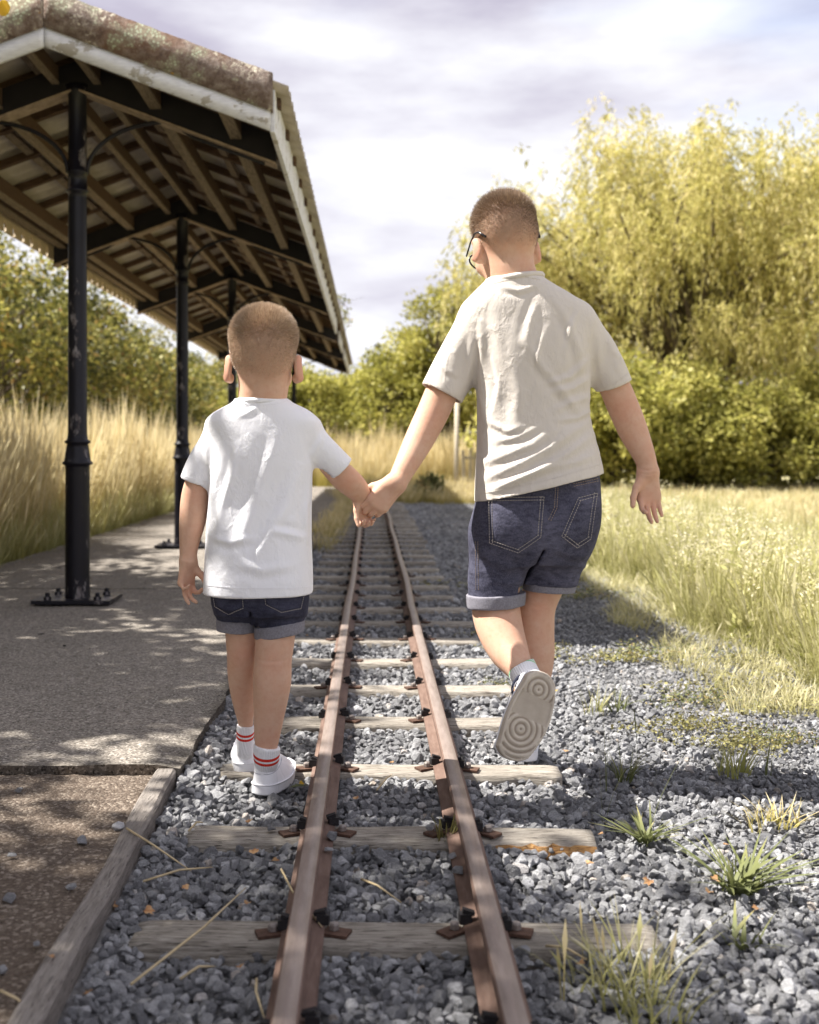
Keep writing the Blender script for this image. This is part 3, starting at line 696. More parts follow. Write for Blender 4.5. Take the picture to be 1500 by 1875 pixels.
mid = [proto(blades(60, 0.12, 0.36 + 0.05 * (i % 3), 0.0032, 0.22 + .1 * (i % 2), 320 + i, (0, 0.45), (0.3, 1.0), 0.5), M['green']) for i in range(6)]
dock = []
for i in range(3):
    r_ = np.random.default_rng(380 + i); n_ = 130; z_ = r_.random(n_) ** .8 * .42; a_ = r_.uniform(0, 6.28, n_); k_ = .03 + .05 * (1 - z_ / .45)
    dock.append((np.stack([k_ * np.cos(a_) * r_.random(n_), k_ * np.sin(a_) * r_.random(n_), z_], 1), np.stack([np.cos(a_), np.sin(a_), .6 + 0 * a_], 1), .05 * (1.15 - z_ / .45), np.clip(z_ / .45 + r_.normal(0, .2, n_), 0, 1), r_))
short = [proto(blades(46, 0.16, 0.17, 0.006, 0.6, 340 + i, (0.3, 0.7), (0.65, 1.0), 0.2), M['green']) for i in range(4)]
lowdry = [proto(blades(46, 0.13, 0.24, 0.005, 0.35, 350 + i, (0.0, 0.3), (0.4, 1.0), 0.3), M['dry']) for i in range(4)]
def field(name, n, fx, fy, protos, sc, label, z=0.0, tilt=0.12, mask=None):
    x = fx(rng.random(n)); y = fy(rng.random(n)); keep = np.ones(n, bool) if mask is None else mask(x, y)
    p = np.stack([x, y, np.full(n, z)], 1)[keep]; k = len(p)
    s = sc * np.clip(1 + rng.normal(0, 0.18, k) + 0.22 * vnoise(p, 1.3, 31), 0.4, 1.6)
    r = np.stack([rng.normal(0, tilt, k), rng.normal(0, tilt, k), rng.uniform(0, 6.28, k)], 1)
    return kind(scatter(name, p, r, s, protos), 'stuff', label, 'grass')
U = lambda a, b: (lambda t: a + (b - a) * t)
field('tall_dry_grass', 3000, U(-5.2, -2.42), U(3.2, 25), tall, 0.84, 'tall pale dry grass behind the platform', 0.0, 0.1)
field('green_verge_grass', 1500, U(-3.0, -2.38), U(4.5, 22), mid, 0.85, 'short green grass along the back edge of the platform', 0.0, 0.2)
field('far_tall_grass', 1500, U(-4.5, 3.2), lambda t: 20.8 + 7.5 * t, tall, 0.95, 'sunlit pale tall grass beyond the end of the track', -0.06, 0.1, lambda x, y: (x > -0.35 + 0 * y) | (y > 22.4))
field('track_end_grass', 420, lambda t: -0.5 + 2.6 * t, lambda t: 16.3 + 4.6 * t, lowdry, 1.25, 'brown and green tufts growing over the far end of the track', -0.05, 0.15)
field('path_edge_grass', 3000, lambda t: 1.50 + 1.9 * t ** 1.5, lambda t: 3.7 + 11 * t ** 1.2, mid, 0.74, 'tall green and seeding grass along the gravel edge', -0.05, 0.18, lambda x, y: x > path_right(y) - 0.02 + 0.12 * np.sin(y * 7.3) * np.sin(y * 2.9) + 0.25 * np.clip(4.6 - y, 0, 1))
field('meadow_dry_tufts', 2600, lambda t: 1.7 + 14 * t, lambda t: 4.6 + 18 * t, lowdry, 0.95, 'pale dry seed heads scattered through the meadow', -0.06, 0.2, lambda x, y: (x > path_right(y) + 0.15) & (x < 0.55 * y + 2.2))
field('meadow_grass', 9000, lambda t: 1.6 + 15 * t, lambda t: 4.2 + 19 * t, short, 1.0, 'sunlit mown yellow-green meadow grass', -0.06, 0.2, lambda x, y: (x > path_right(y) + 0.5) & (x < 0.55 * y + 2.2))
field('platform_side_tufts', 60, U(-0.44, -0.34), lambda t: 8.3 + 8 * t, lowdry, 0.8, 'orange-brown tufts between platform edge and sleepers', -0.03, 0.2)

# low weed mats on the gravel
def mat_mesh(seed, n=750, r0=0.16):
    r = np.random.default_rng(seed); a = r.uniform(0, 6.283, n); rad = r0 * np.sqrt(r.random(n)) * (0.75 + 0.35 * np.sin(a * 3 + seed)); x = rad * np.cos(a) * 1.5; y = rad * np.sin(a) * 0.8
    z = np.abs(r.normal(0, 0.011, n)) + 0.004; return leaf_mesh(np.stack([x, y, z], 1), r.normal(size=(n, 3)) * np.array([1, 1, 0.35]), r.uniform(0.006, 0.014, n), 0.55, r.random(n), r, np.array([0, 0, 1.0]))
def leaf_mesh(pos, d, ln, wr, var, r, upb=None):
    """one diamond leaf per point: pos (n,3), d direction, ln length, wr width/length"""
    n = len(pos); d = d / np.maximum(np.linalg.norm(d, axis=1, keepdims=True), 1e-6)
    up = r.normal(size=(n, 3)); 
    if upb is not None: up = up * 0.6 + upb
    s = np.cross(d, up); s /= np.maximum(np.linalg.norm(s, axis=1, keepdims=True), 1e-6); nrm = np.cross(s, d)
    ln = np.asarray(ln).reshape(-1, 1) * np.ones((n, 1)); w = ln * wr * 0.5
    a = pos; b = pos + d * ln * 0.45 + s * w + nrm * ln * 0.06; c = pos + d * ln; e = pos + d * ln * 0.45 - s * w + nrm * ln * 0.06
    v = np.stack([a, b, c, e], 1).reshape(-1, 3); q = np.arange(4 * n).reshape(-1, 4)
    return npmesh('foliage', v, q, False, {'var': np.repeat(var, 4)})
dockp = [proto(leaf_mesh(p_, dd_, l_, .4, v_, r_), M['green']) for (p_, dd_, l_, v_, r_) in dock]
field('edge_weeds', 520, lambda t: 1.46 + 1.3 * t ** 1.6, lambda t: 3.7 + 8 * t ** 1.2, dockp, 0.9, 'leafy seeding weeds standing in the grass edge', -0.05, 0.15, lambda x, y: x > path_right(y) - 0.05 + 0.25 * np.clip(4.6 - y, 0, 1))
field('gravel_edge_tufts', 330, lambda t: 1.15 + .55 * t, lambda t: 3.4 + 9 * t ** 1.2, short, 0.55, 'short tufts straggling onto the gravel', -0.03, 0.3, lambda x, y: (x < path_right(y) + .1) & (x > path_right(y) - .42))
spots = [(1.15, 4.35, 1.5), (0.95, 4.25, 1.0), (0.62, 4.4, 1.0), (1.38, 4.2, 1.2), (1.05, 3.55, 1.0), (1.25, 3.72, 1.4), (0.92, 3.22, 1.0), (0.99, 3.02, 0.9), (1.12, 3.08, 0.8), (1.42, 3.5, 1.4), (1.55, 3.85, 1.6), (0.80, 6.5, 2.2), (1.1, 6.1, 2.0), (0.55, 4.75, .8), (1.3, 2.75, 0.8), (1.22, 2.35, 0.6), (0.42, 3.75, .5)]
mats = []
for i in range(4):
    me = mat_mesh(700 + i); me.materials.append(M['moss'] if i % 2 else M['weed'] if i == 0 else M['moss']); mats.append(me)
for k, (x, y, s) in enumerate(spots):
    o = link('weed_mat', mats[k % 4]); o.location = (x, y, -0.018); o.scale = (s, s, 1.0 + 0.3 * s); o.rotation_euler = (0, 0, 0.25 * math.sin(k * 2.3))
    tag(o, 'low patch of yellow-green creeping weeds on the grey gravel', 'weeds', 'weed patches on the gravel'); o['kind'] = 'stuff'

# grass tufts and rosettes growing out of the ballast
def tuft(name, label, x, y, n, h, spread, w, lean, seed, m, z=-0.012, base=(0, .35), tip=(.4, 1.), heads=0.0, curl=.5, group=None):
    me = blades(n, spread, h, w, lean, seed, base, tip, heads, curl); me.materials.append(M[m]); o = link(name, me); o.location = (x, y, z); tag(o, label, 'grass tuft', group); return o
def gp(px, py, z=0.0):                             # ground point under a photo pixel
    d = (HC - z) * F / (py - CY); return ((px - CX) / F * d, d)
x, y = gp(1135, 1800); tuft('grass_tuft', 'blurred yellow-green grass tuft with dry stalks in front of a sleeper end', x, y, 75, 0.115, 0.075, 0.0042, 0.9, 901, 'green', heads=0.05, base=(0, .4))
x, y = gp(1195, 1858); tuft('grass_tuft', 'loose bright grass tuft beside the nearest sleeper end', x, y, 45, 0.10, 0.05, 0.004, 0.9, 902, 'green', heads=0.05)
for k, (px, py, h_) in enumerate([(1035, 1765, .075), (1110, 1720, .07), (1215, 1745, .085), (1180, 1770, .07), (1075, 1700, .06)]):
    x, y = gp(px, py + 60); tuft('grass_stalk', 'thin dry grass stalk with a seed head in the foreground tuft', x, y, 2, h_ * 1.6, 0.01, 0.0035, 0.25, 930 + k, 'dry', base=(.2, .4), heads=1.0, group='dry seed stalks')
x, y = gp(1350, 1618); tuft('weed_rosette', 'broad-bladed green weed rosette with brown outer leaves on gravel', x, y, 62, 0.092, 0.03, 0.0095, 1.75, 903, 'weed', base=(0, .4), tip=(.2, .9), curl=.4)
x, y = gp(1365, 1715); tuft('weed_rosette', 'small green weed below the broad-bladed rosette', x, y, 16, 0.045, 0.03, 0.007, 1.5, 904, 'weed')
x, y = gp(1180, 1530); tuft('weed_rosette', 'flat grey-green weed rosette beside the rotten sleeper end', x, y, 44, 0.062, 0.02, 0.007, 2.0, 905, 'weed', curl=.3)
x, y = gp(1143, 1420); tuft('grass_tuft', 'dark thin grass tuft on gravel beyond the sleeper end', x, y, 34, 0.085, 0.025, 0.004, 1.0, 906, 'weed')
x, y = gp(1345, 1410); tuft('grass_tuft', 'upright bright green grass tuft beside a brown moss patch', x, y, 40, 0.10, 0.04, 0.004, 0.7, 907, 'green', base=(0, .2), tip=(.1, .6))
x, y = gp(1408, 1412); tuft('grass_stalk', 'single upright green weed stem beside the bright tuft', x, y, 5, 0.13, 0.012, 0.005, 0.2, 908, 'weed')
x, y = gp(1090, 1300); tuft('grass_tuft', 'wispy yellow grass tuft near the raised shoe', x, y, 26, 0.11, 0.04, 0.003, 0.6, 909, 'green')
x, y = gp(1130, 1295); tuft('grass_tuft', 'flat dark green tuft on sunlit gravel', x, y, 22, 0.07, 0.03, 0.004, 1.4, 910, 'weed')
tuft('grass_tuft', 'rusty orange and green tuft growing against the rail', 0.146, 2.24, 22, 0.075, 0.018, 0.0045, 0.5, 911, 'moss', z=0.0, base=(.2, .6))
for k, (px, py) in enumerate([(1105, 1500), (1190, 1540), (1110, 1440), (1170, 1420)]):
    x, y = gp(px, py); tuft('grass_stalk', 'very thin wiry grass stem arching over the gravel', x, y, 2, 0.20, 0.01, 0.0016, 0.35, 950 + k, 'weed', heads=0.5, group='thin wiry stems')
x, y = gp(1430, 1500); tuft('weed_rosette', 'pale dry weed tuft among white stones', x, y, 30, 0.06, 0.04, 0.004, 1.2, 912, 'dry')
x, y = gp(1395, 1505); tuft('grass_tuft', 'straw-coloured tuft beside the white stones', x, y, 34, 0.055, 0.05, 0.003, 1.2, 913, 'dry')

# fallen leaves and straw
lm = []
for i in range(4):
    r = np.random.default_rng(60 + i); pts = [(0, 0, 0)]
    for k in range(9):
        a = math.pi * (k / 8 - 0.5); rr = (0.5 + 0.16 * (k % 2) + r.uniform(-.08, .08)); pts.append((0.2 + rr * math.cos(a) * 1.2 - 0.2, rr * math.sin(a) * 0.8, 0.16 * abs(math.sin(a)) ** 2 + r.uniform(0, .08)))
    me = bpy.data.meshes.new('fallen_leaf'); me.from_pydata(pts, [], [(0, k, k + 1) for k in range(1, 9)]); me.attributes.new('var', 'FLOAT', 'POINT').data.foreach_set('value', r.uniform(0.1, .9, len(pts)).astype(np.float32)); me.materials.append(M['fallen']); me.update(); lm.append(me)
leafpx = [(385, 1398), (455, 1505), (497, 1575), (464, 1562), (652, 1462), (590, 1390), (655, 1130), (520, 1240), (560, 1162), (315, 1535), (285, 1545), (90, 1808), (215, 1660), (265, 1665), (345, 1625), (170, 1810), (1075, 1580), (1190, 1610), (1300, 1630), (1315, 1610), (1390, 1662), (1325, 1545), (1035, 1375), (820, 1700), (720, 1395), (1225, 1335), (455, 1650), (1105, 1525), (1060, 1760), (440, 1770)]
for k, (px, py) in enumerate(leafpx):
    x, y = gp(px, py, 0.01); o = link('fallen_leaf', lm[k % 4]); s = random.uniform(0.014, 0.024); o.scale = (s, s, s); o.location = (x, y, (0.056 if px < 100 else 0.008)); o.rotation_euler = (random.uniform(-.35, .35), random.uniform(-.35, .35), random.uniform(0, 6.28))
    tag(o, 'small dry orange-brown fallen leaf lying on the grey ballast', 'leaf', 'fallen leaves on the ballast')
x, y = gp(545, 1452); o = link('fallen_leaf', npmesh('fallen_leaf', [(0, 0, 0), (0.4, 0.2, .08), (1, 0, .02), (0.4, -0.2, .08), (0.45, 0, 0)], [(0, 1, 4, 3), (1, 2, 3, 4)], True, {'var': [.2] * 5}), M['weed']); o.scale = (0.05,) * 3; o.location = (x - .02, y, 0.012); o.rotation_euler = (0, 0, 0.35)
tag(o, 'pale green willow leaf lying beside the left rail', 'leaf')
for k, (px, py) in enumerate([(548, 1436), (492, 1232), (470, 1350), (1020, 1265)]):
    x, y = gp(px, py, 0.01); o = link('fallen_leaf', lm[k % 4].copy()); o.data.materials.clear(); o.data.materials.append(M['yellow_leaf']); s = 0.016; o.scale = (s, s, s); o.location = (x, y, 0.012); o.rotation_euler = (0.3, 0.2, k * 1.4)
    tag(o, 'small bright yellow fallen leaf on the ballast', 'leaf', 'yellow fallen leaves')
straws = [((232, 1548), (350, 1597), 'long'), ((240, 1800), (450, 1628), 'long'), ((262, 1612), (390, 1590), ''), ((0, 1858), (70, 1872), ''), ((515, 1590), (590, 1700), 'x'), ((662, 1608), (735, 1655), ''), ((330, 1790), (395, 1772), ''), ((470, 1790), (485, 1870), ''), ((345, 1520), (372, 1508), ''), ((690, 1445), (718, 1420), ''), ((1000, 1730), (1075, 1760), '')]
for k, ((ax, ay), (bx_, by_), w) in enumerate(straws):
    a = Vector((*gp(ax, ay, 0.02), 0.018 + (0.035 if ax < 240 else 0))); b = Vector((*gp(bx_, by_, 0.02), 0.022)); mid_ = (a + b) / 2 + Vector((0, 0, 0.010)) + (b - a).cross(Vector((0, 0, 1))) * 0.05
    t = MB(); t.tube([a, a.lerp(mid_, .6), mid_, mid_.lerp(b, .5), b], [0.0022, 0.0022, 0.002, 0.0017, 0.0008], 5)
    tag(t.build('straw_stalk', M['straw'], None, True), 'dry straw stalk lying across the ballast and edging' if w == 'long' else 'short dry straw stalk lying on the ballast', 'straw', 'straw stalks on the ballast' if w != 'long' else 'long straw stalks')
# dark debris on the platform
deb = MB()
for (px, py) in [(125, 1098), (205, 1118), (250, 1122), (118, 1184), (165, 1188), (240, 1145), (75, 1162), (265, 1068), (60, 1076), (30, 1068), (110, 1040)]:
    d = (HC - PZ) * F / (py - CY); x = (px - CX) / F * d; s = random.uniform(0.008, 0.018)
    o = link('debris', rocks[random.randrange(10)].copy()); o.data.materials.clear(); o.data.materials.append(M['black_iron']); o.scale = (s * random.choice([1, 1.3, 3]), s, s * .7); o.rotation_euler = (0, 0, random.uniform(-.5, .5)); o.location = (x, d, PZ + s * 0.25)
    tag(o, 'small dark crumb of debris lying on the concrete platform', 'debris', 'debris on the platform')

# ------------------------------------------------------------------ trees
def limb_path(a, b, sag, r, n=6):
    a = Vector(a); b = Vector(b); m_ = a.lerp(b, 0.5) + Vector((r.normal(0, .12), r.normal(0, .12), sag)) * (b - a).length
    return [((1 - t) ** 2) * a + 2 * t * (1 - t) * m_ + t * t * b for t in [k_ / (n - 1) for k_ in range(n)]]
def tree(name, label, base, height, rad, nclump, nleaf, lsize, lw, lm_, seed, cat='tree', group=None, low=0.12, trunk=0.10, clump=0.36, gap=0.0, squash=1.0):
    r = np.random.default_rng(seed); root = empty(name, base, label, cat, group); cen = []
    tries = 0
    while len(cen) < nclump and tries < nclump * 30:
        tries += 1
        d = r.normal(size=3); d /= np.linalg.norm(d); q = r.uniform(0.45, 1.0) ** 0.6
        z = height * (low + (1 - low) * (0.5 + 0.5 * d[2] * q)); wid = rad * (0.55 + 0.45 * math.sin(math.pi * min(1, max(0.05, (z / height - low) / (1 - low)) ** 0.75)))
        c = np.array([d[0] * q * wid, d[1] * q * wid * squash, z])
        cen.append(c)
    cen = np.array(cen); V = []; 
    w = MB(); w.tube([(0, 0, -0.15), (r.normal(0, .05), r.normal(0, .05), height * 0.3), (r.normal(0, .15), r.normal(0, .15), height * 0.62), (r.normal(0, .2), r.normal(0, .2), height * 0.86)], [trunk, trunk * .8, trunk * .5, trunk * .2], 8)
    link('trunk', w.mesh('trunk', True), M['bark'], root)
    br = MB()
    for c in cen[:70]:
        z0 = min(c[2] * 0.75, height * 0.6) * r.uniform(0.5, 0.95); pth = limb_path((0, 0, z0), c, 0.12, r)
        br.tube(pth, [trunk * .35, trunk * .28, trunk * .22, trunk * .16, trunk * .1, trunk * .05], 5)
    link('limbs', br.mesh('limbs', True), M['bark'], root)
    k = nleaf // nclump; cs = clump * r.uniform(0.6, 1.4, nclump); ci = np.repeat(np.arange(nclump), k)
    off = r.normal(size=(len(ci), 3)); off /= np.linalg.norm(off, axis=1, keepdims=True); off *= (r.random((len(ci), 1)) ** 0.45) * cs[ci][:, None] * np.array([1.15, 1.15, 0.85]); pos = cen[ci] + off; pos[:, 2] = np.maximum(pos[:, 2], 0.03)
    d = off / cs[ci][:, None] + r.normal(0, 0.6, off.shape) + np.array([0, 0, -0.25])
    var = np.clip(0.5 + 0.24 * r.normal(size=len(ci)) + 0.16 * r.normal(size=nclump)[ci], 0, 1)
    me = leaf_mesh(pos, d, lsize * r.uniform(0.65, 1.3, len(ci)), lw, var, r); link('crown', me, M[lm_], root)
    return root
# hedgerow trees behind the platform; those south of the view throw the dappled shade
hr = [(-6.3, 17.4, 4.5, 1.9), (-6.6, 19.9, 4.9, 2.0), (-6.2, 22.5, 3.9, 1.9), (-6.5, 25.2, 4.3, 2.1), (-6.1, 28.0, 3.7, 2.0), (-6.4, 31.0, 4.2, 2.2), (-6.0, 34.5, 3.9, 2.2), (-5.2, 38.0, 3.9, 2.3), (-8.6, 23.5, 5.0, 2.2)]
hl = ['leafy hedgerow tree with reddish leaves behind the tall dry grass', 'taller hedgerow tree seen through the canopy columns']
for k, (x, y, h, r_) in enumerate(hr):
    tree('hedgerow_tree', 'tallest hedgerow tree set back behind the others' if k == 8 else 'yellow-green hedgerow tree behind the tall dry grass and platform', (x, y, 0), h, r_, 85, 13600, 0.110, 0.55, 'leaf_a', 40 + k, 'tree', 'hedgerow trees behind the platform', low=0.03, clump=0.42)
sh = [(-4.6, -0.6, 6.6, 2.2), (-4.3, 1.7, 6.9, 1.9), (-4.9, 6.0, 5.6, 1.7), (-5.6, 8.2, 5.0, 1.6), (-4.5, 4.1, 5.5, 1.6)]
for k, (x, y, h, r_) in enumerate(sh):
    tree('hedgerow_tree', 'shade-casting hedgerow tree beside the near end of the platform', (x, y, 0), h, r_, 80, 9600, 0.13, 0.6, 'leaf_a', 70 + k, 'tree', 'hedgerow trees beside the earth path', low=0.05, clump=0.44)
# shrubs closing the view beyond the end of the track
cb = [(575, 25.5, 2.5, 1.5), (640, 27.0, 2.75, 1.4), (700, 25.5, 3.0, 1.35), (762, 26.5, 3.75, 1.5), (825, 26.0, 4.75, 1.7), (905, 27.0, 5.0, 1.9), (515, 30, 3.2, 2.0)]
for k, (px, d, h, r_) in enumerate(cb):
    tree('shrub', 'tallest olive-green shrub between the track-end shrubs and the willow' if k == 5 else 'low olive shrub seen under the far end of the canopy roof' if k == 0 else 'dense olive-green shrub beyond the pale grass at the end of the track', ((px - CX) / F * d, d, -0.06), h, r_, 70, 13000, 0.095, 0.6, 'leaf_b', 90 + k, 'shrub', 'shrubs beyond the end of the track', low=0.02, clump=0.36)
fb = [(1010, 20.4, 2.6, 1.3), (1120, 20.0, 2.9, 1.5), (1245, 20.4, 2.7, 1.5), (1365, 20.2, 2.2, 1.3), (1480, 20.6, 2.6, 1.5), (1600, 20.6, 2.9, 1.6)]
for k, (px, d, h, r_) in enumerate(fb):
    tree('shrub', 'bright green leafy shrub at the foot of the willow', ((px - CX) / F * d, d, -0.06), h * .9, r_, 65, 13000, 0.10, 0.62, 'leaf_c', 110 + k, 'shrub', 'shrubs at the foot of the willow', low=0.02, clump=0.36)

def willow(base, height, rad, seed):
    r = np.random.default_rng(seed); root = empty('willow_tree', base, 'big yellow-green willow with drooping leafy twigs behind the meadow', 'tree')
    w = MB(); w.tube([(0, 0, -.2), (.1, 0, height * .22), (-.1, .1, height * .4)], [.38, .3, .22], 10); link('trunk', w.mesh('trunk', True), M['bark'], root)
    br = MB(); P0 = []; V = []; 
    nl = 120
    tips = []
    for i in range(nl):
        a = r.uniform(0, 6.283); q = math.sqrt(r.random()); top = r.random() < .55
        ex = rad * q * math.cos(a) * 0.97; ey = rad * q * math.sin(a) * 0.75; ez = height * (0.95 - 0.34 * q ** 2.4) * (r.uniform(0.88, 1.0) if top else r.uniform(0.45, 0.88))
        pth = limb_path((0, 0, height * r.uniform(.15, .4)), (ex, ey, ez), 0.12, r, 9); br.tube(pth[:8], list(np.linspace(.09, .014, 8)), 5)
        for t in range(5, 9): tips.append(pth[t])
    link('limbs', br.mesh('limbs', True), M['bark'], root)
    pos = []; dr = []; var = []; tw = MB()
    ntw = 4600
    for i in range(ntw):
        p = tips[r.integers(len(tips))]; a = r.uniform(0, 6.283); L_ = r.uniform(0.5, 1.7) * (1.0 if p.z > height * .5 else .8); o = r.uniform(0.15, 0.55)
        p = p + Vector((r.normal(0, .28), r.normal(0, .28), r.normal(0, .22))); v0 = 0.5 + 0.2 * r.normal()
        nlf = int(15 + 19 * L_); t = r.random(nlf) ** 0.9
        x = p.x + math.cos(a) * o * np.sin(t * 1.6); y = p.y + math.sin(a) * o * np.sin(t * 1.6); z = p.z + 0.28 * o * np.sin(t * 3.0) - L_ * t ** 1.7
        pos.append(np.stack([x, y, z], 1) + r.normal(0, .05, (nlf, 3))); dd = np.stack([math.cos(a) * (1 - t), math.sin(a) * (1 - t), -0.4 - 1.3 * t], 1) + r.normal(0, .45, (nlf, 3)); dr.append(dd); var.append(np.clip(v0 + r.normal(0, .15, nlf), 0, 1))
    pos = np.vstack(pos); keep = pos[:, 2] > 0.2
    me = leaf_mesh(pos[keep], np.vstack(dr)[keep], 0.145 * r.uniform(.6, 1.25, keep.sum()), 0.21, np.concatenate(var)[keep], r); link('crown', me, M['willow'], root)
willow((6.8, 23.6, -0.06), 8.5, 5.4, 5)

# paling fence and pole beyond the track
xp, dp_ = (836 - CX) / F * 19.5, 19.5
tag(MB().tube([(xp, dp_, -.1), (xp + .01, dp_, 1.6)], [0.045, 0.04], 10).build('fence_pole', M['pale_post'], None, True), 'pale round wooden pole standing before the paling fence', 'pole')
fe = empty('paling_fence', ((850 - CX) / F * 20.2, 20.2, -.06), 'short weathered paling fence beside the pale pole', 'fence')
pal = MB().hexa([(-.038, -.012, 0), (.038, -.012, 0), (.038, .012, 0), (-.038, .012, 0), (-.03, -.012, .86), (.03, -.012, .86), (.03, .012, .86), (-.03, .012, .86)]).mesh('paling')
for k in range(9):
    o = link('paling', pal, M['pale_post'], fe); o.location = (k * 0.105, 0.03 * math.sin(k), 0); o.rotation_euler = (0, random.uniform(-.04, .04), 0); o.scale = (1, 1, random.uniform(.9, 1.04))
for zz in (.25, .65): link('fence_rail', MB().box(-.03, .9, .02, .05, zz, zz + .06).mesh('fence_rail'), M['pale_post'], fe)
# nettle clump by the track end
tree('nettle_clump', 'dark green nettle clump on the gravel edge by the track end', ((785 - CX) / F * 17.2, 17.2, -.05), 0.42, 0.28, 14, 1500, 0.07, 0.5, 'weed', 140, 'plant', low=0.05, trunk=.008, clump=.10)
# twig with a yellow leaf over the gable, weeds in the roof edge
q = P(8, 12, 4.83); t = MB(); t.tube([q + Vector((-.25, .1, .03)), q + Vector((-.08, .02, .02)), q + Vector((.05, .0, .03)), q + Vector((.16, 0, .055))], [.004, .0035, .0025, .001], 6)
tw = empty('overhanging_twig', q, 'thin twig with a round yellow leaf over the gable corner', 'twig'); o = t.build('stem', M['bark'], tw, True); o.matrix_parent_inverse = Matrix.Translation(-q)
lv = []; 
for k in range(10): a = k * .628; lv.append((.030 * math.cos(a), -.012 + .003 * math.sin(3 * a), .030 * math.sin(a) * 1.2 - .01))
me = bpy.data.meshes.new('leaf'); me.from_pydata(lv, [], [tuple(range(10))]); me.attributes.new('var', 'FLOAT', 'POINT').data.foreach_set('value', np.full(10, .6, np.float32)); me.update(); link('leaf', me, M['yellow_leaf'], tw)
for k, (px, py, d) in enumerate([(600, 468, 13.0), (607, 505, 14.2), (612, 522, 15.0)]):
    rt = tree('roof_weed', 'small weed sprouting from the corrugated roof edge', (XC + 1.04, d, rz(1.04) + .03), 0.22, 0.10, 6, 60, .05, .4, 'weed', 160 + k, 'plant', 'weeds on the roof edge', low=.3, trunk=.004, clump=.05)
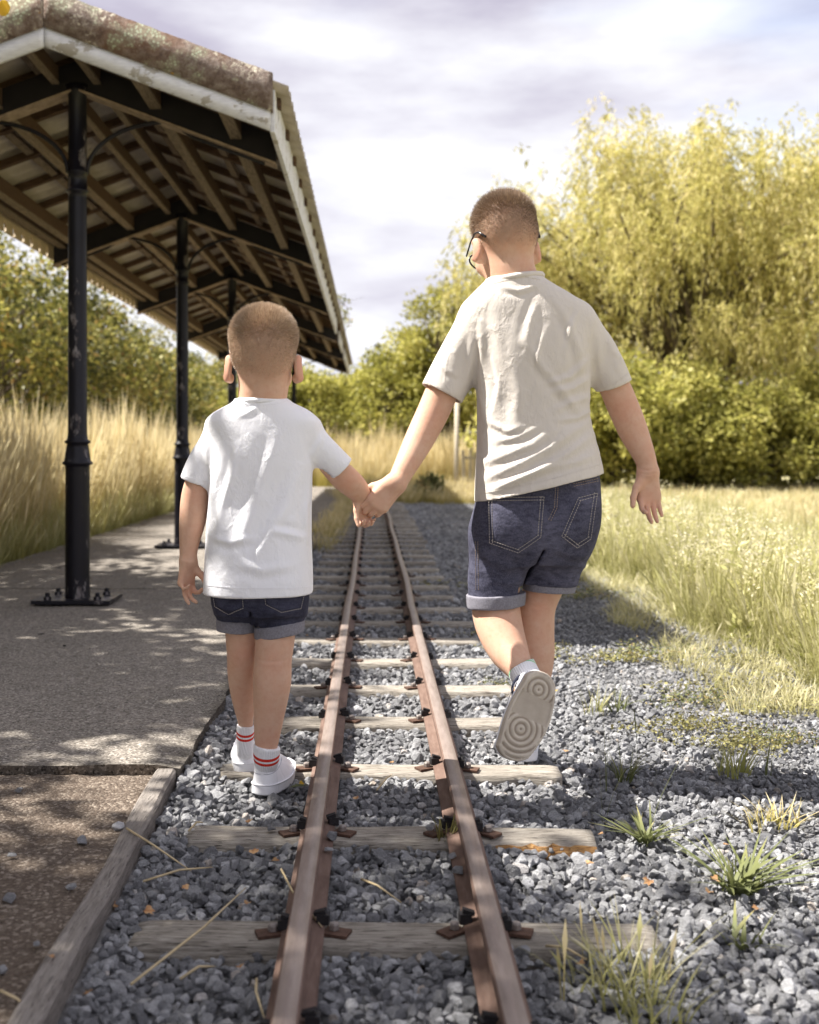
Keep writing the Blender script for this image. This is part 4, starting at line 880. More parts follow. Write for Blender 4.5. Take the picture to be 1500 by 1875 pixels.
# ------------------------------------------------------------------ implicit-surface modelling for bodies and clothes
class SDF:
    def __init__(s, lo, hi, h):
        s.lo = np.array(lo, np.float64); s.h = h; s.n = np.ceil((np.array(hi) - s.lo) / h).astype(int) + 1
        s.F = np.full(tuple(s.n), 0.06, np.float32)
    def block(s, lo, hi):
        a = np.clip(np.floor((np.array(lo) - s.lo) / s.h).astype(int), 0, s.n); b = np.clip(np.ceil((np.array(hi) - s.lo) / s.h).astype(int) + 1, 0, s.n)
        if (b <= a).any(): return None
        ax = [(s.lo[i] + s.h * np.arange(a[i], b[i])).astype(np.float32) for i in range(3)]
        return (slice(a[0], b[0]), slice(a[1], b[1]), slice(a[2], b[2])), ax[0][:, None, None], ax[1][None, :, None], ax[2][None, None, :]
    def put(s, lo, hi, f, k=0.01, mode='add'):
        m = k + 0.02; B = s.block(np.array(lo) - m, np.array(hi) + m)
        if B is None: return s
        sl, X, Y, Z = B; d = f(X, Y, Z).astype(np.float32); cur = s.F[sl]
        if mode == 'add':
            if k > 0: hh = np.maximum(k - np.abs(cur - d), 0) / k; s.F[sl] = np.minimum(cur, d) - hh * hh * k * 0.25
            else: s.F[sl] = np.minimum(cur, d)
        elif mode == 'sub':
            if k > 0: hh = np.maximum(k - np.abs(cur + d), 0) / k; s.F[sl] = np.maximum(cur, -d) + hh * hh * k * 0.25
            else: s.F[sl] = np.maximum(cur, -d)
        elif mode == 'and': s.F[sl] = np.maximum(cur, d)
        return s
    def cap(s, a, b, ra, rb, k=0.01, mode='add', flat=None):
        a = np.array(a, float); b = np.array(b, float); ba = b - a; L2 = max(1e-12, ba @ ba); R = max(ra, rb)
        def f(X, Y, Z):
            px, py, pz = X - a[0], Y - a[1], Z - a[2]; t = np.clip((px * ba[0] + py * ba[1] + pz * ba[2]) / L2, 0, 1)
            return np.sqrt((px - t * ba[0]) ** 2 + (py - t * ba[1]) ** 2 + (pz - t * ba[2]) ** 2) - (ra + (rb - ra) * t)
        return s.put(np.minimum(a, b) - R, np.maximum(a, b) + R, f, k, mode)
    def chain(s, pts, k=0.01, mode='add', cut=None, n=7):   # [(point, radius), ...] a smooth tapered limb; cut = (point, normal) trims its end
        z = list(range(len(pts))); c = np.array([[*p, r] for p, r in pts], float); ts = np.linspace(0, len(pts) - 1, (len(pts) - 1) * n + 1)
        q = np.stack([[herm(z, list(c[:, j]), t) for t in ts] for j in range(4)], 1); R = q[:, 3].max()
        def f(X, Y, Z):
            out = None
            for a, b in zip(q[:-1], q[1:]):
                ba = b[:3] - a[:3]; L2 = max(1e-12, ba @ ba); px, py, pz = X - a[0], Y - a[1], Z - a[2]; t = np.clip((px * ba[0] + py * ba[1] + pz * ba[2]) / L2, 0, 1)
                d = np.sqrt((px - t * ba[0]) ** 2 + (py - t * ba[1]) ** 2 + (pz - t * ba[2]) ** 2) - (a[3] + (b[3] - a[3]) * t); out = d if out is None else np.minimum(out, d)
            if cut is not None:
                n_ = unit(cut[1]); p_ = cut[0]; out = np.maximum(out, (X - p_[0]) * n_[0] + (Y - p_[1]) * n_[1] + (Z - p_[2]) * n_[2])
            return out
        return s.put(q[:, :3].min(0) - R, q[:, :3].max(0) + R, f, k, mode)
    def ell(s, c, r, R=None, k=0.01, mode='add'):
        c = np.array(c, float); r = np.array(r, float); R = np.eye(3) if R is None else np.array(R)      # columns of R: local axes
        def f(X, Y, Z):
            px, py, pz = X - c[0], Y - c[1], Z - c[2]; q = [(px * R[0, i] + py * R[1, i] + pz * R[2, i]) for i in range(3)]
            k0 = np.sqrt((q[0] / r[0]) ** 2 + (q[1] / r[1]) ** 2 + (q[2] / r[2]) ** 2); k1 = np.sqrt((q[0] / r[0] ** 2) ** 2 + (q[1] / r[1] ** 2) ** 2 + (q[2] / r[2] ** 2) ** 2)
            return k0 * (k0 - 1) / np.maximum(k1, 1e-6)
        m = r.max(); return s.put(c - m, c + m, f, k, mode)
    def stack(s, rows, k=0.01, mode='add', n=2.4):   # rows (z, cx, cy, a, b), z ascending
        rows = sorted(rows); z = np.array([r[0] for r in rows]); zz = np.linspace(z[0], z[-1], 160)
        cub = [np.array([herm(z, [r[i] for r in rows], t) for t in zz]) for i in range(1, 5)]
        lo = (min(r[1] - r[3] for r in rows), min(r[2] - r[4] for r in rows), z[0]); hi = (max(r[1] + r[3] for r in rows), max(r[2] + r[4] for r in rows), z[-1])
        def f(X, Y, Z):
            zz_ = Z[0, 0, :]; cx, cy, a, b = [np.interp(zz_, zz, c)[None, None, :].astype(np.float32) for c in cub]
            d = ((np.abs((X - cx) / a) ** n + np.abs((Y - cy) / b) ** n) ** (1 / n) - 1) * np.minimum(a, b)
            return np.maximum(d, np.maximum(Z - z[-1], z[0] - Z))
        return s.put(lo, hi, f, k, mode)
    def plane(s, p, nrm, lo, hi):                    # cut away the side the normal points to, inside a box
        p = np.array(p, float); nrm = np.array(nrm, float); nrm /= np.linalg.norm(nrm)
        return s.put(lo, hi, lambda X, Y, Z: (X - p[0]) * nrm[0] + (Y - p[1]) * nrm[1] + (Z - p[2]) * nrm[2], 0.0, 'and')
    def mesh(s):
        Fv = s.F; neg = Fv < 0; nx, ny, nz = Fv.shape
        cnt = np.zeros((nx - 1, ny - 1, nz - 1), np.uint8)
        for dx in (0, 1):
            for dy in (0, 1):
                for dz in (0, 1): cnt += neg[dx:nx - 1 + dx, dy:ny - 1 + dy, dz:nz - 1 + dz]
        act = (cnt > 0) & (cnt < 8); idx = np.argwhere(act)
        cor = np.stack([Fv[idx[:, 0] + dx, idx[:, 1] + dy, idx[:, 2] + dz] for dx in (0, 1) for dy in (0, 1) for dz in (0, 1)], 1)
        cp = np.array([(dx, dy, dz) for dx in (0, 1) for dy in (0, 1) for dz in (0, 1)], float)
        acc = np.zeros((len(idx), 3)); w = np.zeros(len(idx))
        for a in range(8):
            for b in range(a + 1, 8):
                if np.abs(cp[a] - cp[b]).sum() != 1: continue
                va, vb = cor[:, a], cor[:, b]; cr = (va < 0) != (vb < 0); t = np.where(cr, va / np.where(va == vb, 1, va - vb), 0)
                acc += np.where(cr[:, None], cp[a] + (cp[b] - cp[a]) * t[:, None], 0); w += cr
        V = s.lo + s.h * (idx + acc / w[:, None])
        vid = np.full(act.shape, -1, np.int32); vid[act] = np.arange(len(idx)); Q = []
        for ax in range(3):
            sl0 = [slice(1, -1)] * 3; sl0[ax] = slice(0, -1); sl1 = [slice(1, -1)] * 3; sl1[ax] = slice(1, None)
            A, B = neg[tuple(sl0)], neg[tuple(sl1)]; e = np.argwhere(A != B); fl = A[tuple(e.T)]; o = e.copy()
            for j in range(3):
                if j != ax: o[:, j] += 1
            u, v = [(1, 2), (2, 0), (0, 1)][ax]
            def g(du, dv):
                c = o.copy(); c[:, u] -= du; c[:, v] -= dv; return vid[c[:, 0], c[:, 1], c[:, 2]]
            q = np.stack([g(1, 1), g(0, 1), g(0, 0), g(1, 0)], 1); q[~fl] = q[~fl][:, ::-1]; Q.append(q)
        Q = np.vstack(Q); Q = Q[(Q >= 0).all(1)]
        return V, Q
def herm(z, y, t):
    i = min(max(int(np.searchsorted(z, t)) - 1, 0), len(z) - 2); h = z[i + 1] - z[i]; u = (t - z[i]) / h
    d = lambda j: (y[min(j + 1, len(z) - 1)] - y[max(j - 1, 0)]) / (z[min(j + 1, len(z) - 1)] - z[max(j - 1, 0)])
    return (2 * u ** 3 - 3 * u * u + 1) * y[i] + (u ** 3 - 2 * u * u + u) * h * d(i) + (-2 * u ** 3 + 3 * u * u) * y[i + 1] + (u ** 3 - u * u) * h * d(i + 1)
def relax(V, Q, it=2, lam=0.5):
    for _ in range(it):
        acc = np.zeros_like(V); c = np.zeros(len(V))
        for a, b in ((0, 1), (1, 2), (2, 3), (3, 0)):
            np.add.at(acc, Q[:, a], V[Q[:, b]]); np.add.at(c, Q[:, a], 1); np.add.at(acc, Q[:, b], V[Q[:, a]]); np.add.at(c, Q[:, b], 1)
        V = V + lam * (acc / np.maximum(c, 1)[:, None] - V)
    return V
def normals(V, Q):
    n = np.cross(V[Q[:, 2]] - V[Q[:, 0]], V[Q[:, 3]] - V[Q[:, 1]]); N = np.zeros_like(V)
    for k in range(4): np.add.at(N, Q[:, k], n)
    return N / np.maximum(np.linalg.norm(N, axis=1, keepdims=True), 1e-9)
def arr(p): return np.array(p[:], float)
def W(px, py, d, wpx): return (arr(P(px, py, d)), wpx * 0.5 * d / F)       # limb station: centre pixel, distance, width in px
def unit(v): v = np.array(v, float); return v / np.linalg.norm(v)

def hand(S, wrist, u, n, left, size, curls, thumb=(0.9, 0.35, 0.4), spread=0.0, wr=0.021):
    """u: wrist->fingers, n: out of the palm; curls: three joint angles per finger (index..little)"""
    u = unit(u); n = unit(np.array(n) - u * (np.array(n) @ u)); v = np.cross(n, u) if left else np.cross(u, n); L_ = size; w = np.array(wrist, float)
    kb = 0.012 * L_ / 0.14
    for i, (off, ln, rad, kx) in enumerate(((0.155, 0.40, 0.050, 0.47), (0.052, 0.44, 0.050, 0.49), (-0.050, 0.41, 0.047, 0.475), (-0.142, 0.33, 0.042, 0.44))):
        base = w + u * kx * L_ + v * off * L_; S.cap(w + v * off * 0.55 * L_ + u * 0.03 * L_, base, 0.085 * L_, 0.062 * L_, kb)
        d = unit(u + v * spread * off * 4); ang = 0.0; p = base; segs = (0.46, 0.30, 0.24)
        for j, sg in enumerate(segs):
            ang += curls[i][j]; dd = d * math.cos(ang) + n * math.sin(ang); q = p + dd * ln * sg * L_
            S.cap(p, q, (rad * (1.02, 0.92, 0.86)[j]) * L_, (rad * (0.95, 0.86, 0.74)[j]) * L_, 0.0015 if j else 0.0035); p = q
    out_, fwd, cl = thumb
    t0 = w + u * 0.10 * L_ + v * 0.10 * L_ + n * 0.03 * L_; t1 = t0 + unit(v * out_ + u * 0.8 + n * fwd) * 0.24 * L_
    t2 = t1 + unit(v * out_ * (1 - cl) + u * 1.0 + n * (fwd + cl * .3)) * 0.19 * L_; t3 = t2 + unit(v * out_ * (0.7 - cl * 1.2) + u * 1.0 + n * (fwd + cl * .6)) * 0.15 * L_
    S.cap(t0, t1, 0.085 * L_, 0.062 * L_, kb); S.cap(t1, t2, 0.060 * L_, 0.053 * L_, 0.004); S.cap(t2, t3, 0.053 * L_, 0.042 * L_, 0.003)
    S.ell(w + u * 0.02 * L_, (wr, wr, wr), None, kb)

def rotm(yaw, pitch, roll):   # local x right, y face, z up; yaw>0 turns the face to the left, pitch>0 looks down, roll>0 tilts to the right
    return np.array((Matrix.Rotation(yaw, 3, 'Z') @ Matrix.Rotation(-pitch, 3, 'X') @ Matrix.Rotation(roll, 3, 'Y')))
def head(S, c, hs, R):
    g = lambda x, y, z: np.array(c) + R @ (np.array([x, y, z]) * hs)
    S.ell(g(0, -0.012, 0.018), np.array([0.0735, 0.092, 0.079]) * hs, R, 0.0)
    S.ell(g(0, -0.045, -0.018), np.array([0.062, 0.050, 0.055]) * hs, R, 0.03)                      # occiput
    for s in (-1, 1): S.ell(g(s * 0.024, -0.010, 0.034), np.array([0.0425, 0.080, 0.046]) * hs, R, 0.015)
    S.ell(g(0, 0.030, -0.045), np.array([0.058, 0.058, 0.062]) * hs, R, 0.025)                      # face
    S.ell(g(0, 0.058, -0.088), np.array([0.026, 0.022, 0.018]) * hs, R, 0.02)                       # chin
    for s in (-1, 1):
        S.ell(g(s * 0.038, 0.062, -0.045), np.array([0.022, 0.018, 0.022]) * hs, R, 0.02)           # cheek
        S.ell(g(s * 0.031, 0.094, -0.012), np.array([0.016, 0.012, 0.011]) * hs, R, 0.008, 'sub')   # eye socket
        S.ell(g(s * 0.031, 0.079, -0.012), np.array([0.0125, 0.0115, 0.0105]) * hs, R, 0.002)       # eye
        Re = R @ np.array(Matrix.Rotation(s * -0.55, 3, 'Z') @ Matrix.Rotation(0.15, 3, 'X'))
        S.ell(g(s * 0.0815, -0.004, -0.036), np.array([0.0075, 0.019, 0.032]) * hs, Re, 0.006)      # ear
        S.ell(g(s * 0.0745, 0.002, -0.058), np.array([0.007, 0.010, 0.012]) * hs, Re, 0.006)
        S.ell(g(s * 0.0905, 0.006, -0.032), np.array([0.006, 0.011, 0.020]) * hs, Re, 0.004, 'sub') # ear hollow
    S.cap(g(0, 0.086, -0.008), g(0, 0.101, -0.040), 0.008 * hs, 0.0115 * hs, 0.012)                 # nose
    S.ell(g(0, 0.086, -0.069), np.array([0.021, 0.008, 0.0055]) * hs, R, 0.006)                     # lips
    S.ell(g(0, 0.094, -0.069), np.array([0.022, 0.006, 0.0012]) * hs, R, 0.002, 'sub')
    return g

def displace_folds(V, N, folds, d, back=True):
    """folds: (polyline in photo pixels, height m, half width px) pressed into cloth facing the camera side"""
    px = CX + V[:, 0] / V[:, 1] * F; py = CY - (V[:, 2] - HC) / V[:, 1] * F; off = np.zeros(len(V)); wt = np.clip(-N[:, 1] * 1.6 + 0.25, 0, 1)
    for line, amp, wd in folds:
        best = np.full(len(V), 1e9); tt = np.zeros(len(V)); n_ = len(line) - 1
        for k in range(n_):
            a = np.array(line[k], float); b = np.array(line[k + 1], float); ab = b - a; L_ = np.linalg.norm(ab)
            t = np.clip(((px - a[0]) * ab[0] + (py - a[1]) * ab[1]) / (L_ * L_), 0, 1); dx = px - a[0] - t * ab[0]; dy = py - a[1] - t * ab[1]; dist = np.hypot(dx, dy)
            sg = np.sign(ab[0] * dy - ab[1] * dx); better = dist < np.abs(best); best = np.where(better, dist * np.where(sg == 0, 1, sg), best); tt = np.where(better, (k + t) / n_, tt)
        env = np.clip(np.sin(np.pi * np.clip(tt, 0.02, 0.98)), 0, 1) ** 0.6
        off += amp * env * (np.exp(-(best / wd) ** 2) - 0.75 * np.exp(-((best - 1.7 * wd) / (1.1 * wd)) ** 2))
    return V + N * (off * wt)[:, None]

# ---- materials for people
def skin(name, base):
    m = NT(name); v = m.coord(); h = m.attr('hair'); red = m.attr('red'); n = m.noise(v, 26, 5, .6); f = m.noise(v, 220, 3)
    c = m.mix(m.ramp(n, [(0.35, 0.0), (0.7, 0.5)]), base, [base[0] * .95, base[1] * 0.76, base[2] * 0.68]); c = m.mix(m.ramp(m.noise(v, 90, 4, .7), [(0.45, 0.0), (0.75, 0.35)]), c, [base[0] * .8, base[1] * .62, base[2] * .55]); c = m.mix(red, c, (0.60, 0.235, 0.16))
    hc = m.attr('hcol'); c = m.mix(m.math('MULTIPLY', h, m.ramp(m.noise(v, 420, 3), [(0.3, 0.55), (0.6, 0.95)])), c, m.ramp(hc, [(0, (0.11, 0.068, 0.047)), (1, (0.37, 0.255, 0.175))]))
    m.col(c).rough(0.60).spec(0.25); m.b.inputs['Subsurface Weight'].default_value = 0.14; m.b.inputs['Subsurface Radius'].default_value = (0.010, 0.004, 0.002); m.b.inputs['Subsurface Scale'].default_value = 0.6
    m.bump(f, 0.12, 0.002); return m.m
M['skin_a'] = skin('skin_younger', (0.60, 0.395, 0.29)); M['skin_b'] = skin('skin_older', (0.60, 0.39, 0.285))
def hairmat(name, a, b):
    m = NT(name); f = m.attr('var'); m.col(m.ramp(f, [(0, a), (1, b)])).rough(0.42).spec(0.4); return m.m
M['hair_a'] = hairmat('sandy_hair', (0.25, 0.17, 0.115), (0.68, 0.52, 0.37)); M['hair_b'] = hairmat('brown_hair', (0.115, 0.075, 0.055), (0.46, 0.33, 0.225))
def cloth(name, c, var=0.05, weave=900, b=0.35):
    m = NT(name); v = m.coord(); n = m.noise(v, 7, 4); cr = m.noise(m.coord((1, 1, 0.6)), 16, 6, 0.6); w = m.noise(v, weave, 2)
    m.col(m.ramp(n, [(0.3, [x * (1 - var) for x in c]), (0.7, [min(1, x * (1 + var)) for x in c])])).rough(0.9).spec(0.12)
    m.b.inputs['Sheen Weight'].default_value = 0.15
    b1 = m.bump(cr, b, 0.012); wr = m.noise(m.coord((1.3, 1, 0.8)), 11, 5, .55); b2 = m.bump(m.ramp(wr, [(.44, 0.0), (.5, 1.0), (.56, 0.0)]), .22, .004, b1); m.bump(w, 0.25, 0.0012, b2); return m.m
M['tee_white'] = cloth('white_cotton', (0.83, 0.835, 0.885), 0.02, 1100, 0.30); M['tee_beige'] = cloth('stone_cotton', (0.62, 0.575, 0.53), 0.03, 1100, 0.38)
def denim(name, a, b):
    m = NT(name); v = m.coord(); w = m.noise(m.coord((1, 1, 0.35)), 700, 3, .7); f = m.noise(v, 10, 4, .6); g = m.noise(m.coord((1, 1, 2.5)), 45, 5, .65)
    c = m.ramp(w, [(0.3, a), (0.72, b)]); c = m.mix(m.ramp(f, [(0.42, 0.0), (0.72, 0.55)]), c, [x * 1.5 for x in b]); c = m.mix(m.ramp(g, [(0.35, 0.45), (0.55, 0.0)]), c, [x * 0.45 for x in a])
    m.col(c).rough(0.92).spec(0.15); b1 = m.bump(m.noise(v, 38, 5, .6), 0.5, 0.007); m.bump(w, 0.35, 0.0012, b1); return m.m
M['denim_a'] = denim('dark_denim', (0.014, 0.015, 0.030), (0.062, 0.064, 0.10)); M['denim_b'] = denim('faded_denim', (0.022, 0.023, 0.042), (0.115, 0.115, 0.165))
M['cuff'] = simple('denim_reverse', (0.22, 0.215, 0.25), 0.92, 0.3, 260, 0.4, 500, .1)
M['thread_tan'] = simple('tan_thread', (0.36, 0.27, 0.19), .8, .2); M['thread_grey'] = simple('grey_thread', (0.36, 0.33, 0.31), .8, .2)
def sockmat(name, stripe):
    m = NT(name); s = m.attr('stripe'); rib = m.attr('rib'); m.col(m.mix(m.ramp(s, [(0.45, 0.0), (0.55, 1.0)]), (0.80, 0.80, 0.83), stripe)).rough(0.95).spec(.1); m.bump(rib, 0.5, 0.003); return m.m
M['sock_red'] = sockmat('sock_red_stripe', (0.62, 0.045, 0.03)); M['sock_green'] = sockmat('sock_green_stripe', (0.30, 0.62, 0.34))
M['shoe'] = simple('white_leather', (0.80, 0.80, 0.83), 0.42, 0.04, 30, 0.15, 160, 0.4); M['shoe_mid'] = simple('white_rubber', (0.78, 0.78, 0.81), 0.55, 0.05, 40, 0.1, 120)
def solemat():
    m = NT('tan_rubber'); v = m.coord(); n = m.noise(v, 30, 5); c = m.ramp(n, [(.3, (0.45, 0.395, 0.325)), (.7, (0.58, 0.52, 0.44))]); m.col(m.mix(m.math('MULTIPLY', m.attr('groove'), .8), c, (0.20, 0.155, 0.115))).rough(.75); return m.m  # tread grooves painted brown: grime colour that also stands in for their shade
M['sole'] = solemat(); M['black_plastic'] = simple('black_acetate', (0.012, 0.012, 0.016), 0.25, .2, 30, 0, 1, .6)
M['navy'] = simple('navy_lining', (0.02, 0.022, 0.04), 0.9, .2, 60)
# ------------------------------------------------------------------ shared builders for the two boys
def finish(name, S, m, parent, it=2, attrs=None, folds=None, d=2.6, noise=None):
    V, Q = S.mesh(); V = relax(V, Q, it)
    if folds is not None: V = displace_folds(V, normals(V, Q), folds, d); V = relax(V, Q, 1, 0.4)
    if noise:
        N = normals(V, Q)
        for sc, amp, st in noise: V = V + N * (amp * vnoise(V * np.array(st), sc, 77))[:, None]
    a = attrs(V, normals(V, Q)) if attrs else None
    return link(name, npmesh(name, V, Q, True, a), m, parent), V, Q

def hair_strands(V, Q, g_inv, hs, hairline, ln, n, seed, m, parent, comb):
    """short hairs rooted on the scalp; hairline(local)->0..1 density, ln(local)->length"""
    r = np.random.default_rng(seed); cen = V[Q].mean(1); loc = g_inv(cen); dens = hairline(loc); A = np.linalg.norm(np.cross(V[Q[:, 2]] - V[Q[:, 0]], V[Q[:, 3]] - V[Q[:, 1]]), axis=1) * .5
    pr = A * dens; pr /= pr.sum(); fi = r.choice(len(Q), n, p=pr); a, b = r.random((2, n, 1)); p = (V[Q[fi, 0]] * (1 - a) + V[Q[fi, 1]] * a) * (1 - b) + (V[Q[fi, 3]] * (1 - a) + V[Q[fi, 2]] * a) * b
    N = normals(V, Q)[Q[fi, 0]]; L_ = ln(g_inv(p)) * r.uniform(.6, 1.25, n); d = N + comb(g_inv(p)) + r.normal(0, .22, (n, 3)); d /= np.linalg.norm(d, axis=1, keepdims=True)
    s = np.cross(d, r.normal(size=(n, 3))); s /= np.linalg.norm(s, axis=1, keepdims=True); w = 0.00029 * r.uniform(.7, 1.4, (n, 1))
    tip = p + d * L_[:, None]; p0 = p - N * 0.0015
    v = np.stack([p0 - s * w, p0 + s * w, tip + s * w * .25, tip - s * w * .25], 1).reshape(-1, 3); q = np.arange(4 * n).reshape(-1, 4); var = np.repeat(np.clip(r.normal(.5, .24, n), 0, 1), 4)
    return link('hair', npmesh('hair', v, q, True, {'var': var}), m, parent)

def sock(S_pts, h, m, parent, stripes, cuff_n):
    """S_pts chain from the top of the sock to the foot; stripes are distances (m) below the top"""
    pts = [p for p, _ in S_pts]; lo = np.min(pts, 0) - .06; hi = np.max(pts, 0) + .06; S = SDF(lo, hi, h); S.chain(S_pts, 0.012)
    t = pts[0]; ax = unit(pts[1] - pts[0]); S.plane(t, np.array(cuff_n, float) if cuff_n is not None else -ax, lo, hi)
    def at(V, N):
        q = (V - t) @ ax; s = np.zeros(len(V))
        for a, b in stripes: s = np.maximum(s, np.clip(1 - np.abs(q - (a + b) / 2) / ((b - a) / 2) * .5, 0, 1))
        e1 = unit(np.cross(ax, [0.3, 0.2, .9])); e2 = np.cross(ax, e1); an = np.arctan2((V - t) @ e1, (V - t) @ e2); return {'stripe': s, 'rib': 0.5 + 0.5 * np.sin(an * 38)}
    return finish('sock', S, m, parent, 1, at)[0]

M['seam'] = simple('grey_seam', (0.42, 0.42, 0.46), .7, .1)
def shoe(parent, heel, fwd, up, length, width, tread=False, collar_h=0.062):
    """trainer in its own axes (x side, y toe, z up), heel at the origin; then placed"""
    L_ = length; S = SDF((-.07, -.02, -.02), (.07, L_ + .03, .13), 0.0024)
    def half(y): t = np.clip(y / L_, 0, 1); return width / 2 * (0.84 + 0.18 * np.sin(np.clip((t - .15) / .75, 0, 1) * np.pi) * 1.0 - 0.04 * np.cos(t * 6.28)) 
    def cxs(y): t = np.clip(y / L_, 0, 1); return 0.004 * np.sin(t * 3.14)
    def outline(X, Y):       # signed distance-ish of the sole outline
        hw = half(Y); r0 = width * 0.40; r1 = width * 0.50
        d = np.abs(X - cxs(Y)) - hw; dh = np.sqrt(np.maximum(0, r0 - Y) ** 2 + (X * 0.95) ** 2) - r0; dt = np.sqrt(np.maximum(0, Y - (L_ - r1)) ** 2 + (X * .98) ** 2) - r1
        d = np.where(Y < r0, np.maximum(d, dh), d); d = np.where(Y > L_ - r1, np.maximum(d, dt), d); return d
    def fsole(X, Y, Z):
        t = np.clip(Y / L_, 0, 1); zt = 0.026 - 0.004 * np.sin(t * 3.14) + 0.008 * np.clip((t - .8) / .2, 0, 1) ** 2; zb = 0.010 * np.clip((t - .78) / .22, 0, 1) ** 2 + 0.003 * np.clip((.12 - t) / .12, 0, 1)
        d = outline(X, Y) + 0 * Z; d = np.maximum(d, np.maximum(Z - zt, zb - Z))
        if tread:
            ball = np.sqrt((X + 0.004) ** 2 + (Y - L_ * .66) ** 2); heel_ = np.sqrt(X ** 2 + (Y - L_ * .20) ** 2); arch = np.clip((np.abs(Y - L_ * .40) - .022) / .012, 0, 1)
            r_ = np.minimum(ball, heel_ * 1.0); gr = 0.5 + 0.5 * np.cos(r_ * 2 * np.pi / 0.0128); near = np.clip((zb + .008 - Z) / .004, 0, 1); rim = np.clip((-outline(X, Y) - .005) / .003, 0, 1)
            d = d + near * rim * (0.0050 * gr * arch + 0.0050 * (1 - arch))
        return d
    S.put((-.06, -.01, -.01), (.06, L_ + .01, .05), fsole, 0.0)
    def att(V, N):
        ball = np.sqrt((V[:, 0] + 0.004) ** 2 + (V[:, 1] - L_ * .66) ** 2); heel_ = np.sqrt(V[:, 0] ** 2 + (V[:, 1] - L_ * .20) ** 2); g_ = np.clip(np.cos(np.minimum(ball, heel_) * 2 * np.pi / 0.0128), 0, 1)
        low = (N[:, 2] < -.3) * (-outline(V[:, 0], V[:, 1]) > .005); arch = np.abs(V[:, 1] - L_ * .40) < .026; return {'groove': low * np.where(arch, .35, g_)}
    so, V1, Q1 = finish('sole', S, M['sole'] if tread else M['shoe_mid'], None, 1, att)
    U_ = SDF((-.07, -.02, -.0), (.07, L_ + .03, .15), 0.0024)
    def fup(X, Y, Z):
        t = np.clip(Y / L_, 0, 1); top = np.interp(t[0, :, 0], [0, .12, .34, .46, .62, .80, 1.0], [collar_h + .008, collar_h, collar_h + .002, .080, .068, .050, .028])[None, :, None]
        taper = np.clip((Z - .02) / .06, 0, 1); d = outline(X, Y) + 0.0015 + taper * (0.007 + 0.024 * np.clip((t - .15) / .4, 0, 1)) + 0 * Z
        e = 0.012; a = np.maximum(d, -0.03) + e; b = (Z - top) + e; rr = np.sqrt(np.maximum(a, 0) ** 2 + np.maximum(b, 0) ** 2) + np.minimum(np.maximum(a, b), 0) - e
        rr = np.maximum(rr, .018 - Z); seam = np.exp(-((Z - (.045 + 0.02 * np.sin(t * 5))) / .0016) ** 2) * 0.0011 + np.exp(-((t - .33 + (Z - .03) * 2.2) / .008) ** 2) * .0011
        return rr + seam
    U_.put((-.06, -.01, .0), (.06, L_ + .01, .12), fup, 0.0)
    U_.ell((0, L_ * .235, collar_h + .010), (width * .30, L_ * .150, .030), None, 0.004, 'sub')          # foot opening
    up_, V2, Q2 = finish('upper', U_, M['shoe'], None, 1)
    root = empty('shoe'); root.parent = parent
    y = Vector(fwd).normalized(); z = Vector(up); z = (z - y * z.dot(y)).normalized(); x = y.cross(z)
    Mx = Matrix((x, y, z)).transposed().to_4x4(); Mx.translation = Vector(heel); root.matrix_local = Mx
    so.parent = root; up_.parent = root
    # welt line between upper and sole; lining inside the opening; heel tab
    pts = []
    for k in range(60):
        a = k / 60 * 6.2832; yy = L_ * .5 + L_ * .5 * math.sin(a)
        lo_, hi_ = 0.0, .06
        for _ in range(18):
            mdl = (lo_ + hi_) / 2; X_ = mdl * (1 if math.cos(a) > 0 else -1); 
            if float(outline(np.array(X_), np.array(yy * .992 + .0006))) < 0: lo_ = mdl
            else: hi_ = mdl
        t = yy / L_; pts.append((lo_ * (1 if math.cos(a) > 0 else -1) * 1.01, yy * .992 + .0006, 0.0262 - 0.004 * math.sin(t * 3.14) + 0.008 * max(0, (t - .8) / .2) ** 2))
    w = MB(); w.tube(pts + [pts[0]], 0.0017, 6, False); link('welt', w.mesh('welt', True), M['shoe_mid'], root)
    sm = []                                       # stitched panel line round the heel counter
    for k in range(41):
        u = k / 40 * 2 - 1; sg = 1 if u > 0 else -1; yy = .006 + L_ * .46 * abs(u) ** 1.6; zs = .050 + .016 * abs(u) ** 2; lo_, hi_ = 0.0, .06
        for _ in range(18):
            mdl = (lo_ + hi_) / 2
            if float(outline(np.array(mdl), np.array(yy))) + .0012 + min(1, (zs - .02) / .06) * (.007 + .024 * min(1, max(0, (yy / L_ - .15) / .4))) < 0: lo_ = mdl
            else: hi_ = mdl
        sm.append((sg * lo_, yy, zs))
    w = MB(); w.tube([p_ for p_ in sm if abs(p_[0]) > .004], .0009, 5); link('seam', w.mesh('seam', True), M['seam'], root)
    if tread:
        w = MB(); w.tube([(width * .335 * math.cos(a), L_ * .225 + L_ * .17 * math.sin(a), collar_h + .002 - .006 * math.sin(a) ** 2 * (1 if math.sin(a) > 0 else -.6)) for a in np.linspace(0, 6.2832, 40)], 0.0036, 6, False); link('collar', w.mesh('collar', True), M['navy'], root)
    return root

